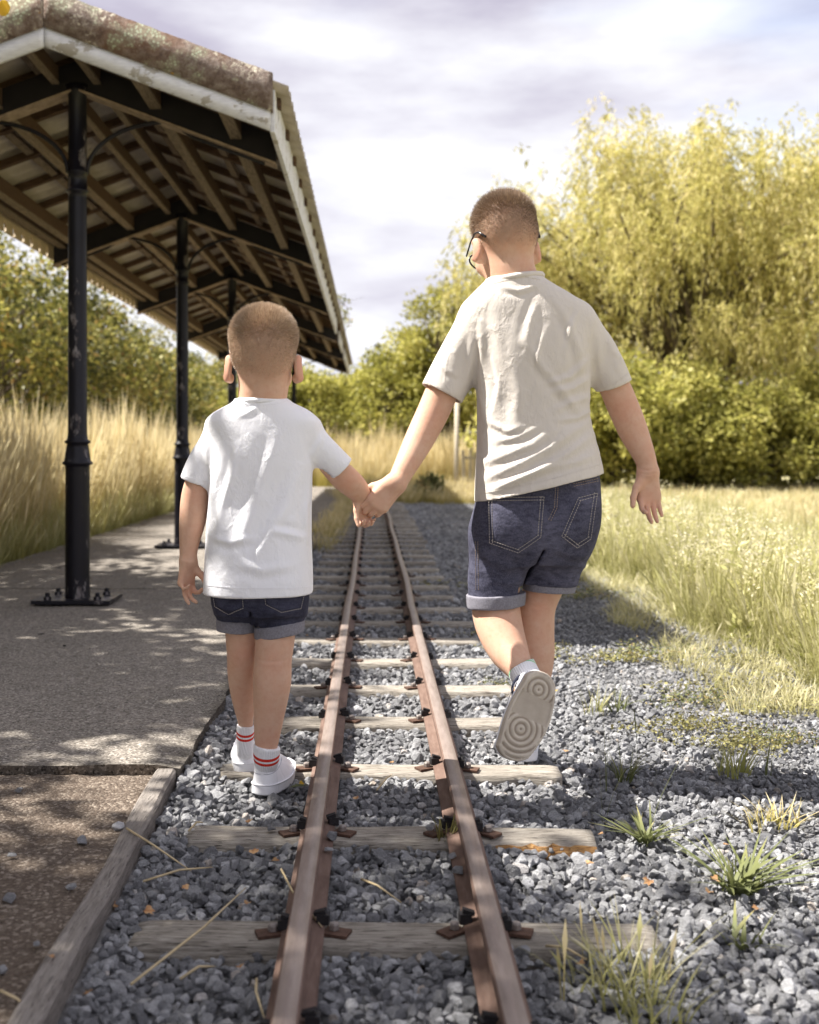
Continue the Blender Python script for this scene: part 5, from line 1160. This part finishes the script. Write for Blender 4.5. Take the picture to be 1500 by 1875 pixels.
def on_cloth(bvh, px, py, lift=0.0012):
    o = Vector((0, 0, HC)); d = (P(px, py, 2.0) - o).normalized(); h = bvh.ray_cast(o, d)
    return None if h[0] is None else (h[0] + h[1] * lift, h[1])
def stitches(bvh, lines, parent, m, step=4.2, dash=0.62, rad=0.00062, double=5.0, lift=0.0008):
    w = MB()
    for line in lines:
        for off in ((0, double) if double else (0,)):
            pts = []
            for (ax, ay), (bx_, by_) in zip(line[:-1], line[1:]):
                L_ = math.hypot(bx_ - ax, by_ - ay); nx_, ny_ = -(by_ - ay) / L_, (bx_ - ax) / L_; k = max(1, int(L_ / step))
                for i in range(k):
                    t0 = i / k; t1 = (i + dash) / k; e = []
                    for t in (t0, (t0 + t1) / 2, t1):
                        h = on_cloth(bvh, ax + (bx_ - ax) * t + nx_ * off, ay + (by_ - ay) * t + ny_ * off, lift)
                        if h: e.append(h[0])
                    if len(e) == 3 and (e[0] - e[2]).length < 0.02: w.tube(e, rad, 4)
    if w.v: o = link('stitching', w.mesh('stitching'), m, parent); o['kind'] = 'stuff'; return o
def pocket(bvh, tl, tr, br, tip, bl, parent, m, lift=0.0036, n=18):
    g_ = []; 
    for i in range(n):
        v = i / (n - 1)
        for j in range(n):
            u = j / (n - 1); t = np.array(tl) * (1 - u) + np.array(tr) * u
            b = (np.array(bl) * (1 - u * 2) + np.array(tip) * u * 2) if u < .5 else (np.array(tip) * (2 - u * 2) + np.array(br) * (u * 2 - 1)); q = t * (1 - v) + b * v
            e = min(u, 1 - u, v, 1 - v); h = on_cloth(bvh, q[0], q[1], lift if e > .02 else -.001); g_.append(h[0][:] if h else None)
    if any(p is None for p in g_): 
        ok = [p for p in g_ if p]; g_ = [p if p else min(ok, key=lambda z: 0) for p in g_]
    i = np.arange(n * n).reshape(n, n); q = np.stack([i[:-1, :-1].ravel(), i[1:, :-1].ravel(), i[1:, 1:].ravel(), i[:-1, 1:].ravel()], 1)
    return link('pocket', npmesh('pocket', g_, q), m, parent)
def bvh_of(V, Q): return BVHTree.FromPolygons([tuple(v) for v in V], [tuple(int(i) for i in q) for q in Q])

# ================================================================== the younger boy
by = empty('person', P(470, 1455, 2.58), 'small child in white T-shirt and rolled denim shorts walking hand in hand', 'person')
by.location.z = 0.0
fix = Matrix.Translation(-by.location)
def own(o): o.matrix_parent_inverse = fix; return o
D = 2.56
S = SDF((-0.50, 2.40, -0.02), (0.06, 2.86, 1.13), 0.0025)
HA, HSA = arr(P(483, 647, 2.545)), 1.0; RA = rotm(0.02, 0.14, 0.0)
gA = head(S, HA, HSA, RA)
S.chain([(arr(P(484, 680, 2.54)), .052), (arr(P(483, 705, 2.535)), .0535), (arr(P(481, 730, 2.54)), .055), (arr(P(480, 765, 2.55)), .050)], .022)
S.stack([(P(0, 1120, D).z, P(476, 0, D).x, 2.55, .078, .058), (P(0, 1060, D).z, P(476, 0, D).x, 2.55, .085, .062), (P(0, 980, D).z, P(477, 0, D).x, 2.55, .096, .070), (P(0, 880, D).z, P(479, 0, D).x, 2.55, .102, .070), (P(0, 800, D).z, P(481, 0, D).x, 2.55, .098, .058), (P(0, 772, D).z, P(481, 0, D).x, 2.55, .075, .046), (P(0, 752, D).z, P(481, 0, D).x, 2.55, .045, .040)], .02)
S.chain([W(402, 798, 2.55, 40), W(368, 865, 2.56, 42), W(358, 905, 2.565, 50), W(353, 950, 2.565, 49), W(346, 1000, 2.56, 35), W(345, 1026, 2.555, 30)], .014)
hand(S, P(345, 1026, 2.555), (-.10, -.05, -1), (.75, -.62, 0), True, .118, [(.75, 1.0, .6), (.45, .55, .3), (.30, .40, .2), (.85, 1.0, .6)], thumb=(.55, .75, .5), wr=.017)
S.chain([W(563, 798, 2.55, 40), W(602, 847, 2.57, 42), W(629, 873, 2.595, 50), W(651, 893, 2.63, 45), W(663, 908, 2.655, 33)], .014)
hand(S, P(662, 906, 2.655), (.06, .10, -1), (.55, -.8, -.1), False, .112, [(.75, 1.1, .7), (.70, 1.1, .7), (.65, 1.0, .6), (.6, 1.0, .6)], thumb=(.5, .3, .4), wr=.016)
S.chain([W(441, 1110, 2.56, 50), W(442, 1155, 2.57, 58), W(442, 1195, 2.575, 53), W(443, 1235, 2.60, 52), W(445, 1275, 2.63, 43), W(450, 1325, 2.675, 27), W(450, 1352, 2.69, 22), W(449, 1390, 2.725, 20)], .014)
S.cap(P(449, 1394, 2.735), P(450, 1386, 2.81), .013, .012, .01)
S.chain([W(509, 1110, 2.55, 56), W(505, 1160, 2.54, 71), W(500, 1208, 2.535, 69), W(498, 1250, 2.535, 70), W(494, 1295, 2.54, 60), W(489, 1350, 2.55, 46), W(488, 1378, 2.56, 37), W(490, 1415, 2.60, 28)], .014)
S.cap(P(493, 1424, 2.60), P(514, 1408, 2.69), .014, .013, .01)
def g_inv(c, R, hs): return lambda V: ((V - np.array(c)) @ np.array(R)) / hs
giA = g_inv(HA, RA, HSA)
def hairA(l): return np.clip((l[:, 2] - (-0.040 - 0.040 * np.clip(-l[:, 1] / .08, 0, 1) + 0.10 * np.clip((l[:, 1] - .02) / .06, 0, 1))) / .075, 0, 1) * (np.abs(l[:, 0]) < .0765)
def eyes(l): return np.clip(1 - (np.hypot(np.abs(l[:, 0]) - .031, l[:, 2] + .012) / .006), 0, 1) * (l[:, 1] > .07)
def lips(l): return ((np.abs(l[:, 2] + .069) < .006) & (np.abs(l[:, 0]) < .02) & (l[:, 1] > .07)) * .6
def at(V, N):
    l = giA(V); ear = (np.abs(l[:, 0]) > .0755) & (np.abs(l[:, 2] + .02) < .045) & (np.abs(l[:, 1]) < .05)
    red = ear * .40 + lips(l); kn = np.exp(-(np.linalg.norm(V - arr(P(345, 1075, 2.56)), axis=1) / .03) ** 2) * .25
    elb = sum(np.exp(-(np.linalg.norm(V - arr(P(*q)), axis=1) / .028) ** 2) for q in ((352, 905, 2.54), (640, 885, 2.57), (500, 1212, 2.51), (443, 1198, 2.55), (488, 1360, 2.53))) * .22
    return {'hair': np.maximum(hairA(l) * .85, eyes(l)), 'red': np.clip(red + kn + elb + .10 * np.clip(vnoise(V, 24, 8), 0, 1), 0, 1), 'hcol': np.clip(.80 - 2.2 * l[:, 2] + .25 * vnoise(V, 22, 3), 0, 1)}
body, VB, QB = finish('body', S, M['skin_a'], by, 2, at, [([(468, 1206), (490, 1212), (515, 1211), (534, 1205)], -.0008, 3), ([(424, 1193), (445, 1199), (466, 1198)], -.0007, 3), ([(330, 1022), (345, 1026), (360, 1024)], -.0010, 2), ([(475, 1230), (480, 1262), (478, 1290)], .0015, 9), ([(520, 1225), (522, 1262), (512, 1290)], .0015, 9)], D); own(body)
sel = (VB[QB[:, 0]][:, 2] > P(0, 720, 2.54).z)
hs_ = hair_strands(VB, QB[sel], giA, HSA, lambda l: hairA(l) ** 1.2, lambda l: .0035 + .0125 * np.clip((l[:, 2] - .01) / .07, 0, 1), 42000, 5, M['hair_a'], by,
    lambda l: (np.stack([0 * l[:, 0], .35 + 0 * l[:, 1], -.55 + 1.3 * np.clip(l[:, 2] / .09, 0, 1)], 1)) @ RA.T); own(hs_); hs_['label'] = 'very short sandy hair'

# T-shirt
T = SDF((-0.50, 2.38, 0.36), (0.03, 2.72, 0.98), 0.0029)
zz = lambda py: P(0, py, D).z
def row(py, l, r, b, yc=2.55): return (zz(py), (P(l, py, D).x + P(r, py, D).x) / 2, yc, (r - l) * .5 * D / F, b)
T.stack([row(1084, 375, 573, .116), row(1050, 376, 573, .115), row(980, 379, 571, .104), row(900, 384, 572, .090), row(840, 386, 574, .086), row(800, 386, 578, .080), row(772, 380, 584, .074), row(758, 392, 570, .070), row(747, 409, 553, .067), row(738, 424, 537, .064), row(732, 431, 529, .062)], .02, n=2.4)
T.chain([(arr(P(418, 784, 2.55)), .040), (arr(P(378, 838, 2.555)), .0355), (arr(P(357, 884, 2.56)), .0345), (arr(P(345, 920, 2.56)), .034)], .022, cut=(P(358, 882, 2.56), P(354, 892, 2.56) - P(368, 850, 2.555)))
T.chain([(arr(P(545, 784, 2.55)), .040), (arr(P(594, 828, 2.56)), .0345), (arr(P(634, 866, 2.575)), .0325), (arr(P(665, 896, 2.585)), .031)], .022, cut=(P(624, 860, 2.575), P(640, 872, 2.575) - P(602, 834, 2.56)))
T.chain([W(374, 850, 2.56, 49), W(356, 905, 2.565, 50)], .0, 'sub'); T.chain([W(606, 846, 2.572, 47), W(645, 884, 2.585, 47)], .0, 'sub')
foldsA = [([(437, 815), (425, 870), (405, 930), (398, 985)], .0045, 7), ([(510, 800), (480, 880), (455, 950), (420, 1030)], .005, 13), ([(545, 860), (520, 930), (490, 985), (460, 1035)], .0045, 11), ([(560, 985), (530, 978), (495, 972)], .0045, 7), ([(388, 985), (420, 993), (470, 985)], .004, 7),
          ([(395, 850), (388, 900), (386, 950)], .003, 6), ([(568, 880), (560, 940), (565, 990)], .003, 6), ([(470, 745), (455, 755), (432, 765)], .003, 5), ([(590, 800), (575, 830), (577, 850)], .003, 6), ([(380, 800), (378, 830), (384, 855)], .003, 6), ([(430, 1030), (480, 1045), (540, 1035)], .003, 9)]
shirt, VT, QT = finish('t_shirt', T, M['tee_white'], by, 2, None, foldsA, D, [(9, .0016, (1, 1, .6)), (22, .0008, (1, 1, .5))]); own(shirt); shirt['label'] = 'plain white short-sleeved T-shirt'
t = MB(); t.tube([(P(480, 0, 2.56).x + .0570 * math.cos(a), 2.547 + .0585 * math.sin(a), zz(735.5) - .016 * max(0, math.sin(a)) ) for a in np.linspace(0, 6.2832, 40)], [.0072] * 40, 8, False); link('collar', t.mesh('collar', True), M['tee_white'], shirt)
bt = bvh_of(VT, QT)
stA = stitches(bt, [[(379, 1072), (430, 1076), (480, 1077), (530, 1077), (570, 1075)], [(334, 871), (350, 875), (382, 880)], [(603, 862), (625, 853), (643, 845)], [(437, 737), (460, 741), (480, 742), (505, 740), (523, 735)]], shirt, M['tee_white'], 3.2, .8, .0005, 0)
# shorts
K = SDF((-.44, 2.40, .27), (-.08, 2.72, .56), 0.0026)
K.stack([row(1122, 396, 560, .082), row(1100, 391, 564, .090), row(1070, 388, 566, .092), row(1030, 390, 565, .080)], .012, n=2.5)
K.chain([W(434, 1100, 2.56, 80), W(434, 1165, 2.57, 68)], .02); K.chain([W(513, 1100, 2.55, 94), W(511, 1178, 2.545, 85)], .02)
K.put((-.34, 2.3, .2), (-.2, 2.8, .43), lambda X, Y, Z: np.maximum(np.abs(X - P(467, 0, D).x + (Z - .38) * .03) - .0022, np.maximum(Z - zz(1110), Y - 2.487)), .010, 'sub')
K.plane(P(430, 1141, 2.56), (-.05, 0, -1), (-.5, 2.3, .2), (P(467, 0, D).x, 2.8, .6)); K.plane(P(511, 1148, 2.55), (.16, 0, -1), (P(467, 0, D).x, 2.3, .2), (0, 2.8, .6))
shorts, VK, QK = finish('shorts', K, M['denim_a'], by, 1, None, [([(400, 1110), (430, 1118), (455, 1105)], .003, 6), ([(480, 1120), (520, 1125), (555, 1115)], .003, 6), ([(470, 1095), (465, 1120), (467, 1140)], -.003, 5)], D, [(30, .0012, (1, 1, 1))]); own(shorts); shorts['label'] = 'short dark denim shorts with rolled grey cuffs'
for (ax, ay, aw, bx2, by2, bw, nrm, dd) in ((434, 1134, 76, 434, 1156, 75, (-.05, 0, -1), 2.565), (511, 1140, 94, 511, 1163, 92, (.16, 0, -1), 2.548)):
    q = SDF((-.44, 2.40, .27), (-.08, 2.72, .46), 0.0026); q.chain([W(ax, ay, dd, aw), W(bx2, by2, dd, bw)], 0); n_ = unit(nrm)
    lo_, hi_ = (-.5, 2.3, .2), (0, 2.8, .6); q.plane(P(bx2, by2, dd), n_, lo_, hi_); q.plane(P(ax, ay, dd), -n_, lo_, hi_)
    c_, _, _ = finish('cuff', q, M['cuff'], shorts, 1, None, None, D, [(40, .0012, (1, 1, .5))]); 
bk = bvh_of(VK, QK)
for p5 in (((391, 1080), (444, 1080), (446, 1112), (420, 1123), (396, 1110)), ((483, 1082), (556, 1082), (549, 1114), (515, 1121), (487, 1106))):
    pocket(bk, *p5, shorts, M['denim_a'])
    stitches(bk, [[p5[1], p5[2], p5[3], p5[4], p5[0]]], shorts, M['thread_grey'], 3.6, .62, .0008, 0, .0040)
own_children = [o for o in by.children]
# socks and shoes
own(sock([W(489, 1366, 2.55, 50), W(488, 1388, 2.56, 47), W(489, 1408, 2.59, 38), W(497, 1422, 2.62, 32)], .0022, M['sock_red'], by, ((.015, .0225), (.0275, .035)), (.18, 0, 1)))
own(sock([W(450, 1328, 2.675, 33), W(449, 1352, 2.69, 32), W(449, 1374, 2.71, 32), W(450, 1388, 2.75, 28)], .0022, M['sock_red'], by, ((.014, .021), (.026, .033)), (.1, 0, 1)))
s1 = shoe(by, P(478, 1456, 2.545) * 1.0 + Vector((0, 0, -.004)), (.24, 1.0, .04), (0, -.05, 1), .178, .074, False, .078); own(s1)
s2 = shoe(by, P(449, 1419, 2.70), (-.12, 1.0, .03), (0, 0, 1), .178, .070, False, .074); own(s2)

# ================================================================== the older boy
ob = empty('person', (0.40, 2.82, 0.0), 'older child in stone-coloured T-shirt, glasses and denim shorts with one foot lifted', 'person')
fix = Matrix.Translation(-ob.location)
D = 2.76
S = SDF((-0.08, 2.46, -0.02), (0.73, 3.02, 1.46), 0.0027)
HB, HSB = arr(P(923, 436, 2.78)), 1.0; RB = rotm(0.24, 0.34, -0.04)
gB = head(S, HB, HSB, RB)
S.chain([(arr(P(929, 470, 2.765)), .059), (arr(P(934, 492, 2.755)), .060), (arr(P(941, 520, 2.755)), .062), (arr(P(950, 560, 2.765)), .060)], .025)
zz = lambda py: P(0, py, D).z
def row(py, l, r, b, yc=2.76): return (zz(py), (P(l, py, D).x + P(r, py, D).x) / 2, yc, (r - l) * .5 * D / F, b)
S.stack([row(985, 905, 1060, .075), row(920, 900, 1070, .085), row(840, 886, 1078, .098), row(740, 888, 1068, .098), row(640, 884, 1064, .088), row(590, 890, 1045, .068), row(560, 910, 1005, .05)], .025)
S.chain([W(868, 612, 2.76, 60), W(818, 700, 2.755, 60), W(793, 755, 2.745, 59), W(768, 805, 2.72, 54), W(742, 855, 2.675, 43), W(729, 880, 2.655, 38)], .016)
hand(S, P(726, 884, 2.645), (-.70, -.10, -.78), (-.26, .95, -.12), True, .148, [(.35, .75, .6), (.40, .80, .6), (.45, .85, .6), (.50, .9, .6)], thumb=(.55, .35, .35), wr=.022)
S.chain([W(1062, 612, 2.77, 56), W(1118, 695, 2.785, 56), W(1140, 742, 2.79, 57), W(1160, 790, 2.785, 53), W(1180, 835, 2.77, 40), W(1187, 860, 2.765, 35)], .016)
hand(S, P(1187, 862, 2.765), (.02, -.10, -1), (.10, -1, .08), False, .150, [(.55, .55, .3), (.30, .40, .2), (.20, .30, .2), (.15, .25, .15)], thumb=(.62, .25, .25), spread=.12, wr=.021)
# trailing left leg, knee bent, sole turned to the camera
S.chain([W(925, 985, 2.76, 84), W(912, 1050, 2.77, 84), W(908, 1105, 2.765, 88), W(914, 1145, 2.735, 86), W(930, 1188, 2.69, 73), W(950, 1222, 2.64, 51), W(965, 1244, 2.61, 36), W(973, 1258, 2.595, 30)], .018)
S.cap(P(978, 1262, 2.58), P(950, 1345, 2.535), .018, .015, .012)
# standing right leg
S.chain([W(1030, 985, 2.78, 80), W(1008, 1045, 2.80, 74), W(985, 1105, 2.815, 68), W(980, 1150, 2.82, 70), W(977, 1200, 2.82, 76), W(973, 1250, 2.815, 66), W(966, 1310, 2.81, 45), W(963, 1342, 2.82, 36), W(962, 1362, 2.85, 30)], .018)
S.cap(P(962, 1366, 2.86), P(960, 1368, 2.97), .018, .016, .012)
giB = g_inv(HB, RB, HSB)
def hairB(l): return np.clip((l[:, 2] - (-0.032 - 0.036 * np.clip(-l[:, 1] / .08, 0, 1) + 0.10 * np.clip((l[:, 1] - .025) / .06, 0, 1))) / .07, 0, 1) * (np.abs(l[:, 0]) < .0765)
def at(V, N):
    l = giB(V); ear = (np.abs(l[:, 0]) > .0755) & (np.abs(l[:, 2] + .02) < .045) & (np.abs(l[:, 1]) < .05)
    mole = np.exp(-(np.linalg.norm(V - mole_p, axis=1) / .0022) ** 2) * .9
    kn = np.exp(-(np.linalg.norm(V - arr(P(1190, 930, 2.75)), axis=1) / .04) ** 2) * .22
    return {'hair': np.clip(np.maximum(hairB(l) * .9, eyes(l)) + mole, 0, 1), 'red': np.clip(ear * .42 + lips(l) + kn + .10 * np.clip(vnoise(V, 24, 8), 0, 1) + sum(np.exp(-(np.linalg.norm(V - arr(P(*q)), axis=1) / .032) ** 2) for q in ((788, 765, 2.71), (1142, 748, 2.76), (908, 1120, 2.72), (990, 1110, 2.78))) * .22, 0, 1), 'hcol': np.clip(.48 - 2.6 * l[:, 2] + .25 * vnoise(V, 30, 3), 0, 1)}
mole_p = arr(P(908, 472, 2.70))
body, VB, QB = finish('body', S, M['skin_b'], ob, 2, at, [([(866, 1118), (900, 1124), (930, 1120), (945, 1112)], -.0009, 3), ([(965, 1108), (990, 1112), (1010, 1106)], -.0008, 3), ([(1168, 858), (1186, 862), (1204, 858)], -.0012, 2.2), ([(1172, 866), (1188, 869), (1203, 866)], -.0008, 1.8), ([(1098, 735), (1115, 750), (1130, 758)], -.0010, 4)], D); own(body)
sel = (VB[QB[:, 0]][:, 2] > P(0, 500, 2.78).z)
hs_ = hair_strands(VB, QB[sel], giB, HSB, lambda l: hairB(l) ** 1.1, lambda l: .0035 + .0165 * np.clip((l[:, 2] - .02) / .06, 0, 1), 48000, 6, M['hair_b'], ob,
    lambda l: (np.stack([0 * l[:, 0], .35 + 0 * l[:, 1], -.5 + 1.3 * np.clip(l[:, 2] / .08, 0, 1)], 1)) @ RB.T); own(hs_); hs_['label'] = 'cropped brown hair'
# glasses
gl = empty('glasses'); gl.parent = ob; own(gl); gl['label'] = 'black-framed glasses'
gg = lambda x, y, z: Vector(gB(x, y, z))
for s in (-1, 1):
    t = MB(); t.tube([gg(s * .070, -.052, -.026), gg(s * .0785, -.034, -.004), gg(s * .0795, -.012, .006), gg(s * .0775, .03, .004), gg(s * .069, .092, .0)], [.0030, .0030, .0024, .0022, .0022], 8); link('temple', t.mesh('temple', True), M['black_plastic'], gl)
    ring = [gg(s * .034 + .0285 * math.cos(a), .103 - .010 * abs(math.cos(a)), -.012 + .0215 * math.sin(a)) for a in np.linspace(0, 6.2832, 26)]
    t = MB(); t.tube(ring, .0022, 8, False); link('rim', t.mesh('rim', True), M['black_plastic'], gl)
t = MB(); t.tube([gg(-.008, .104, -.006), gg(0, .106, -.003), gg(.008, .104, -.006)], .0018, 6); link('bridge', t.mesh('bridge', True), M['black_plastic'], gl)

T = SDF((0.08, 2.56, 0.60), (0.68, 2.96, 1.26), 0.0033)
T.stack([row(935, 870, 1104, .142), row(880, 872, 1104, .138), row(830, 873, 1096, .128), row(760, 873, 1080, .116), row(700, 873, 1080, .114), row(640, 866, 1082, .112), row(590, 856, 1082, .100), row(560, 850, 1070, .092), row(542, 862, 1047, .086), row(528, 876, 1024, .081), row(517, 887, 1004, .077), row(511, 891, 996, .075)], .022, n=2.4)
T.chain([(arr(P(876, 602, 2.76)), .058), (arr(P(838, 662, 2.758)), .056), (arr(P(806, 728, 2.752)), .0555), (arr(P(786, 770, 2.75)), .055)], .03, cut=(P(808, 721, 2.753), P(803, 735, 2.752) - P(833, 668, 2.758) + Vector((-.004, 0, 0))))
T.chain([(arr(P(1052, 598, 2.765)), .058), (arr(P(1092, 645, 2.775)), .050), (arr(P(1126, 710, 2.785)), .0455), (arr(P(1145, 750, 2.79)), .044)], .028, cut=(P(1126, 706, 2.785), P(1132, 722, 2.785) - P(1100, 660, 2.775) + Vector((-.014, 0, 0))))
T.chain([(arr(P(824, 688, 2.756)), .044), (arr(P(796, 750, 2.752)), .0505)], .0, 'sub'); T.chain([(arr(P(1114, 685, 2.782)), .038), (arr(P(1140, 740, 2.788)), .040)], .0, 'sub')
nh = unit(arr(P(873, 915, 2.66)) - arr(P(1103, 863, 2.66))); up_ = np.array([nh[2], 0, -nh[0]]); 
T.plane(arr(P(985, 898, 2.66)), -np.abs(up_) * np.array([-1 if up_[0] * up_[2] < 0 else 1, 1, 1]), (.1, 2.4, .55), (.7, 3.1, .80))
foldsB = [([(1062, 560), (1045, 600), (1035, 650)], .003, 5), ([(900, 640), (915, 700), (905, 760)], .003, 5), ([(1000, 600), (985, 650), (990, 690)], .003, 5), ([(890, 770), (930, 790), (960, 780)], .003, 5), ([(1020, 770), (1060, 765), (1085, 750)], .004, 5), ([(905, 810), (950, 800), (990, 780)], .003, 5), ([(800, 660), (820, 680), (845, 690)], .002, 5), ([(1120, 640), (1135, 655), (1140, 670)], .002, 4), ([(885, 905), (960, 872), (1040, 830), (1095, 790)], .0052, 8), ([(880, 880), (950, 850), (1010, 818), (1080, 770)], .0065, 9), ([(878, 850), (920, 836), (975, 815), (1010, 790)], .005, 8), ([(900, 895), (990, 862), (1090, 835)], .005, 7), ([(1082, 690), (1050, 710), (1005, 720)], .005, 6), ([(1085, 725), (1050, 735), (1015, 752)], .005, 6),
          ([(1080, 655), (1045, 690), (1000, 705)], .004, 6), ([(882, 590), (884, 650), (880, 720), (890, 780)], .006, 7), ([(985, 550), (970, 590), (962, 630)], .004, 7), ([(1010, 540), (1040, 590), (1060, 640), (1070, 700)], .0045, 8), ([(905, 570), (915, 640), (925, 720)], .0035, 10),
          ([(960, 620), (1000, 680), (1050, 740), (1070, 760)], .004, 8), ([(1110, 600), (1125, 650), (1140, 690)], .003, 7), ([(1098, 610), (1095, 650), (1100, 690)], .004, 6), ([(840, 600), (828, 640), (800, 690)], .0025, 10), ([(870, 610), (860, 660), (850, 715)], .004, 7), ([(935, 655), (950, 720), (940, 800)], .004, 12), ([(920, 525), (950, 533), (985, 522)], .003, 5)]
shirt, VT, QT = finish('t_shirt', T, M['tee_beige'], ob, 2, None, foldsB, D, [(8, .0026, (1, 1, .6)), (20, .0014, (1.2, 1, .5)), (38, .0006, (1, 1, .6))]); own(shirt); shirt['label'] = 'stone-beige loose short-sleeved T-shirt'
t = MB(); t.tube([(P(942, 0, 2.76).x + .0665 * math.cos(a), 2.758 + .0705 * math.sin(a), zz(513) - .022 * max(0, math.sin(a)) + .010 * math.cos(a)) for a in np.linspace(0, 6.2832, 40)], [.0085] * 40, 8, False); link('collar', t.mesh('collar', True), M['tee_beige'], shirt)
bt = bvh_of(VT, QT)
stitches(bt, [[(876, 905), (940, 892), (1000, 880), (1060, 862), (1100, 850)], [(773, 695), (810, 715), (846, 727)], [(1100, 711), (1125, 702), (1150, 684)], [(902, 520), (930, 512), (960, 507), (990, 512)]], shirt, M['tee_beige'], 3.2, .8, .0005, 0)
K = SDF((.20, 2.58, .36), (.68, 3.00, .82), 0.0034)
K.stack([row(1030, 886, 1060, .080), row(1000, 869, 1079, .106), row(960, 865, 1097, .121), row(900, 874, 1098, .114), row(850, 876, 1094, .100)], .012, n=2.5)
K.chain([W(924, 985, 2.76, 120), W(911, 1050, 2.76, 106), W(907, 1110, 2.757, 100)], .035); K.chain([W(1026, 985, 2.77, 116), W(1016, 1030, 2.785, 102), W(1006, 1090, 2.80, 90)], .035)
K.put((.2, 2.4, .3), (.6, 3.1, .60), lambda X, Y, Z: np.maximum(np.abs(X - (P(982, 0, 2.76).x + (Z - zz(1010)) * .42)) - .002, np.maximum(Z - zz(1000), Y - 2.79)), .012, 'sub')
K.plane(P(908, 1098, 2.757), (.06, 0, -1), (.1, 2.4, .3), (P(962, 0, 2.76).x, 3.1, .9)); K.plane(P(1006, 1070, 2.80), (-.05, 0, -1), (P(962, 0, 2.76).x, 2.4, .3), (.7, 3.1, .9))
shorts, VK, QK = finish('shorts', K, M['denim_b'], ob, 1, None, [([(870, 1000), (900, 1030), (945, 1040)], .003, 7), ([(985, 1010), (960, 1040), (945, 1075)], .004, 7), ([(1010, 1000), (1050, 1020), (1085, 1015)], .003, 7), ([(900, 1062), (930, 1070), (955, 1062)], .003, 6)], D, [(26, .0014, (1, 1, 1))]); own(shorts); shorts['label'] = 'faded dark denim shorts with turned-up cuffs'
for (ax, ay, aw, bx2, by2, bw, nrm, dd) in ((908, 1086, 110, 907, 1110, 106, (.06, 0, -1), 2.757), (1007, 1060, 98, 1005, 1082, 95, (-.05, 0, -1), 2.80)):
    q = SDF((.20, 2.58, .30), (.68, 3.00, .56), 0.0028); q.chain([W(ax, ay, dd, aw), W(bx2, by2, dd, bw)], 0); n_ = unit(nrm); lo_, hi_ = (.1, 2.4, .2), (.7, 3.2, .9); q.plane(P(bx2, by2, dd), n_, lo_, hi_); q.plane(P(ax, ay, dd), -n_, lo_, hi_)
    finish('cuff', q, M['cuff'], shorts, 1, None, None, D, [(40, .0014, (1, 1, .5))])
bk = bvh_of(VK, QK)
for p5 in (((897, 912), (996, 910), (990, 983), (949, 1011), (898, 994)), ((1058, 912), (1092, 903), (1080, 986), (1056, 1002), (1028, 981))):
    pocket(bk, *p5, shorts, M['denim_b']); stitches(bk, [[p5[1], p5[2], p5[3], p5[4], p5[0]], [p5[0], p5[1]]], shorts, M['thread_grey'], 4.6, .66, .00095, 5.5, .0040)
stitches(bk, [[(1022, 893), (1020, 930), (1008, 955)], [(1050, 886), (1096, 876)], [(872, 1080), (871, 990)]], shorts, M['thread_tan'], 4.0, .62, .0007, 4.5)
own(sock([W(953, 1220, 2.645, 56), W(965, 1242, 2.61, 54), W(976, 1262, 2.585, 52), W(970, 1285, 2.57, 42)], .0022, M['sock_green'], ob, ((.010, .0145), (.018, .0225)), (-.45, .35, .8)))
own(sock([W(966, 1318, 2.81, 50), W(963, 1342, 2.82, 46), W(962, 1365, 2.845, 46), W(961, 1372, 2.90, 38)], .0022, M['sock_green'], ob, ((.010, .0145), (.018, .0225)), (0, 0, 1)))
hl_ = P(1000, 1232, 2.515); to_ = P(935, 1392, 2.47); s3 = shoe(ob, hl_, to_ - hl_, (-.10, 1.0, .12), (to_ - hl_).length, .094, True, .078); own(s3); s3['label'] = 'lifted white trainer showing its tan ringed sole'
s4 = shoe(ob, P(962, 1398, 2.805) , (-.03, 1, 0), (0, 0, 1), .215, .084, False, .080); own(s4)
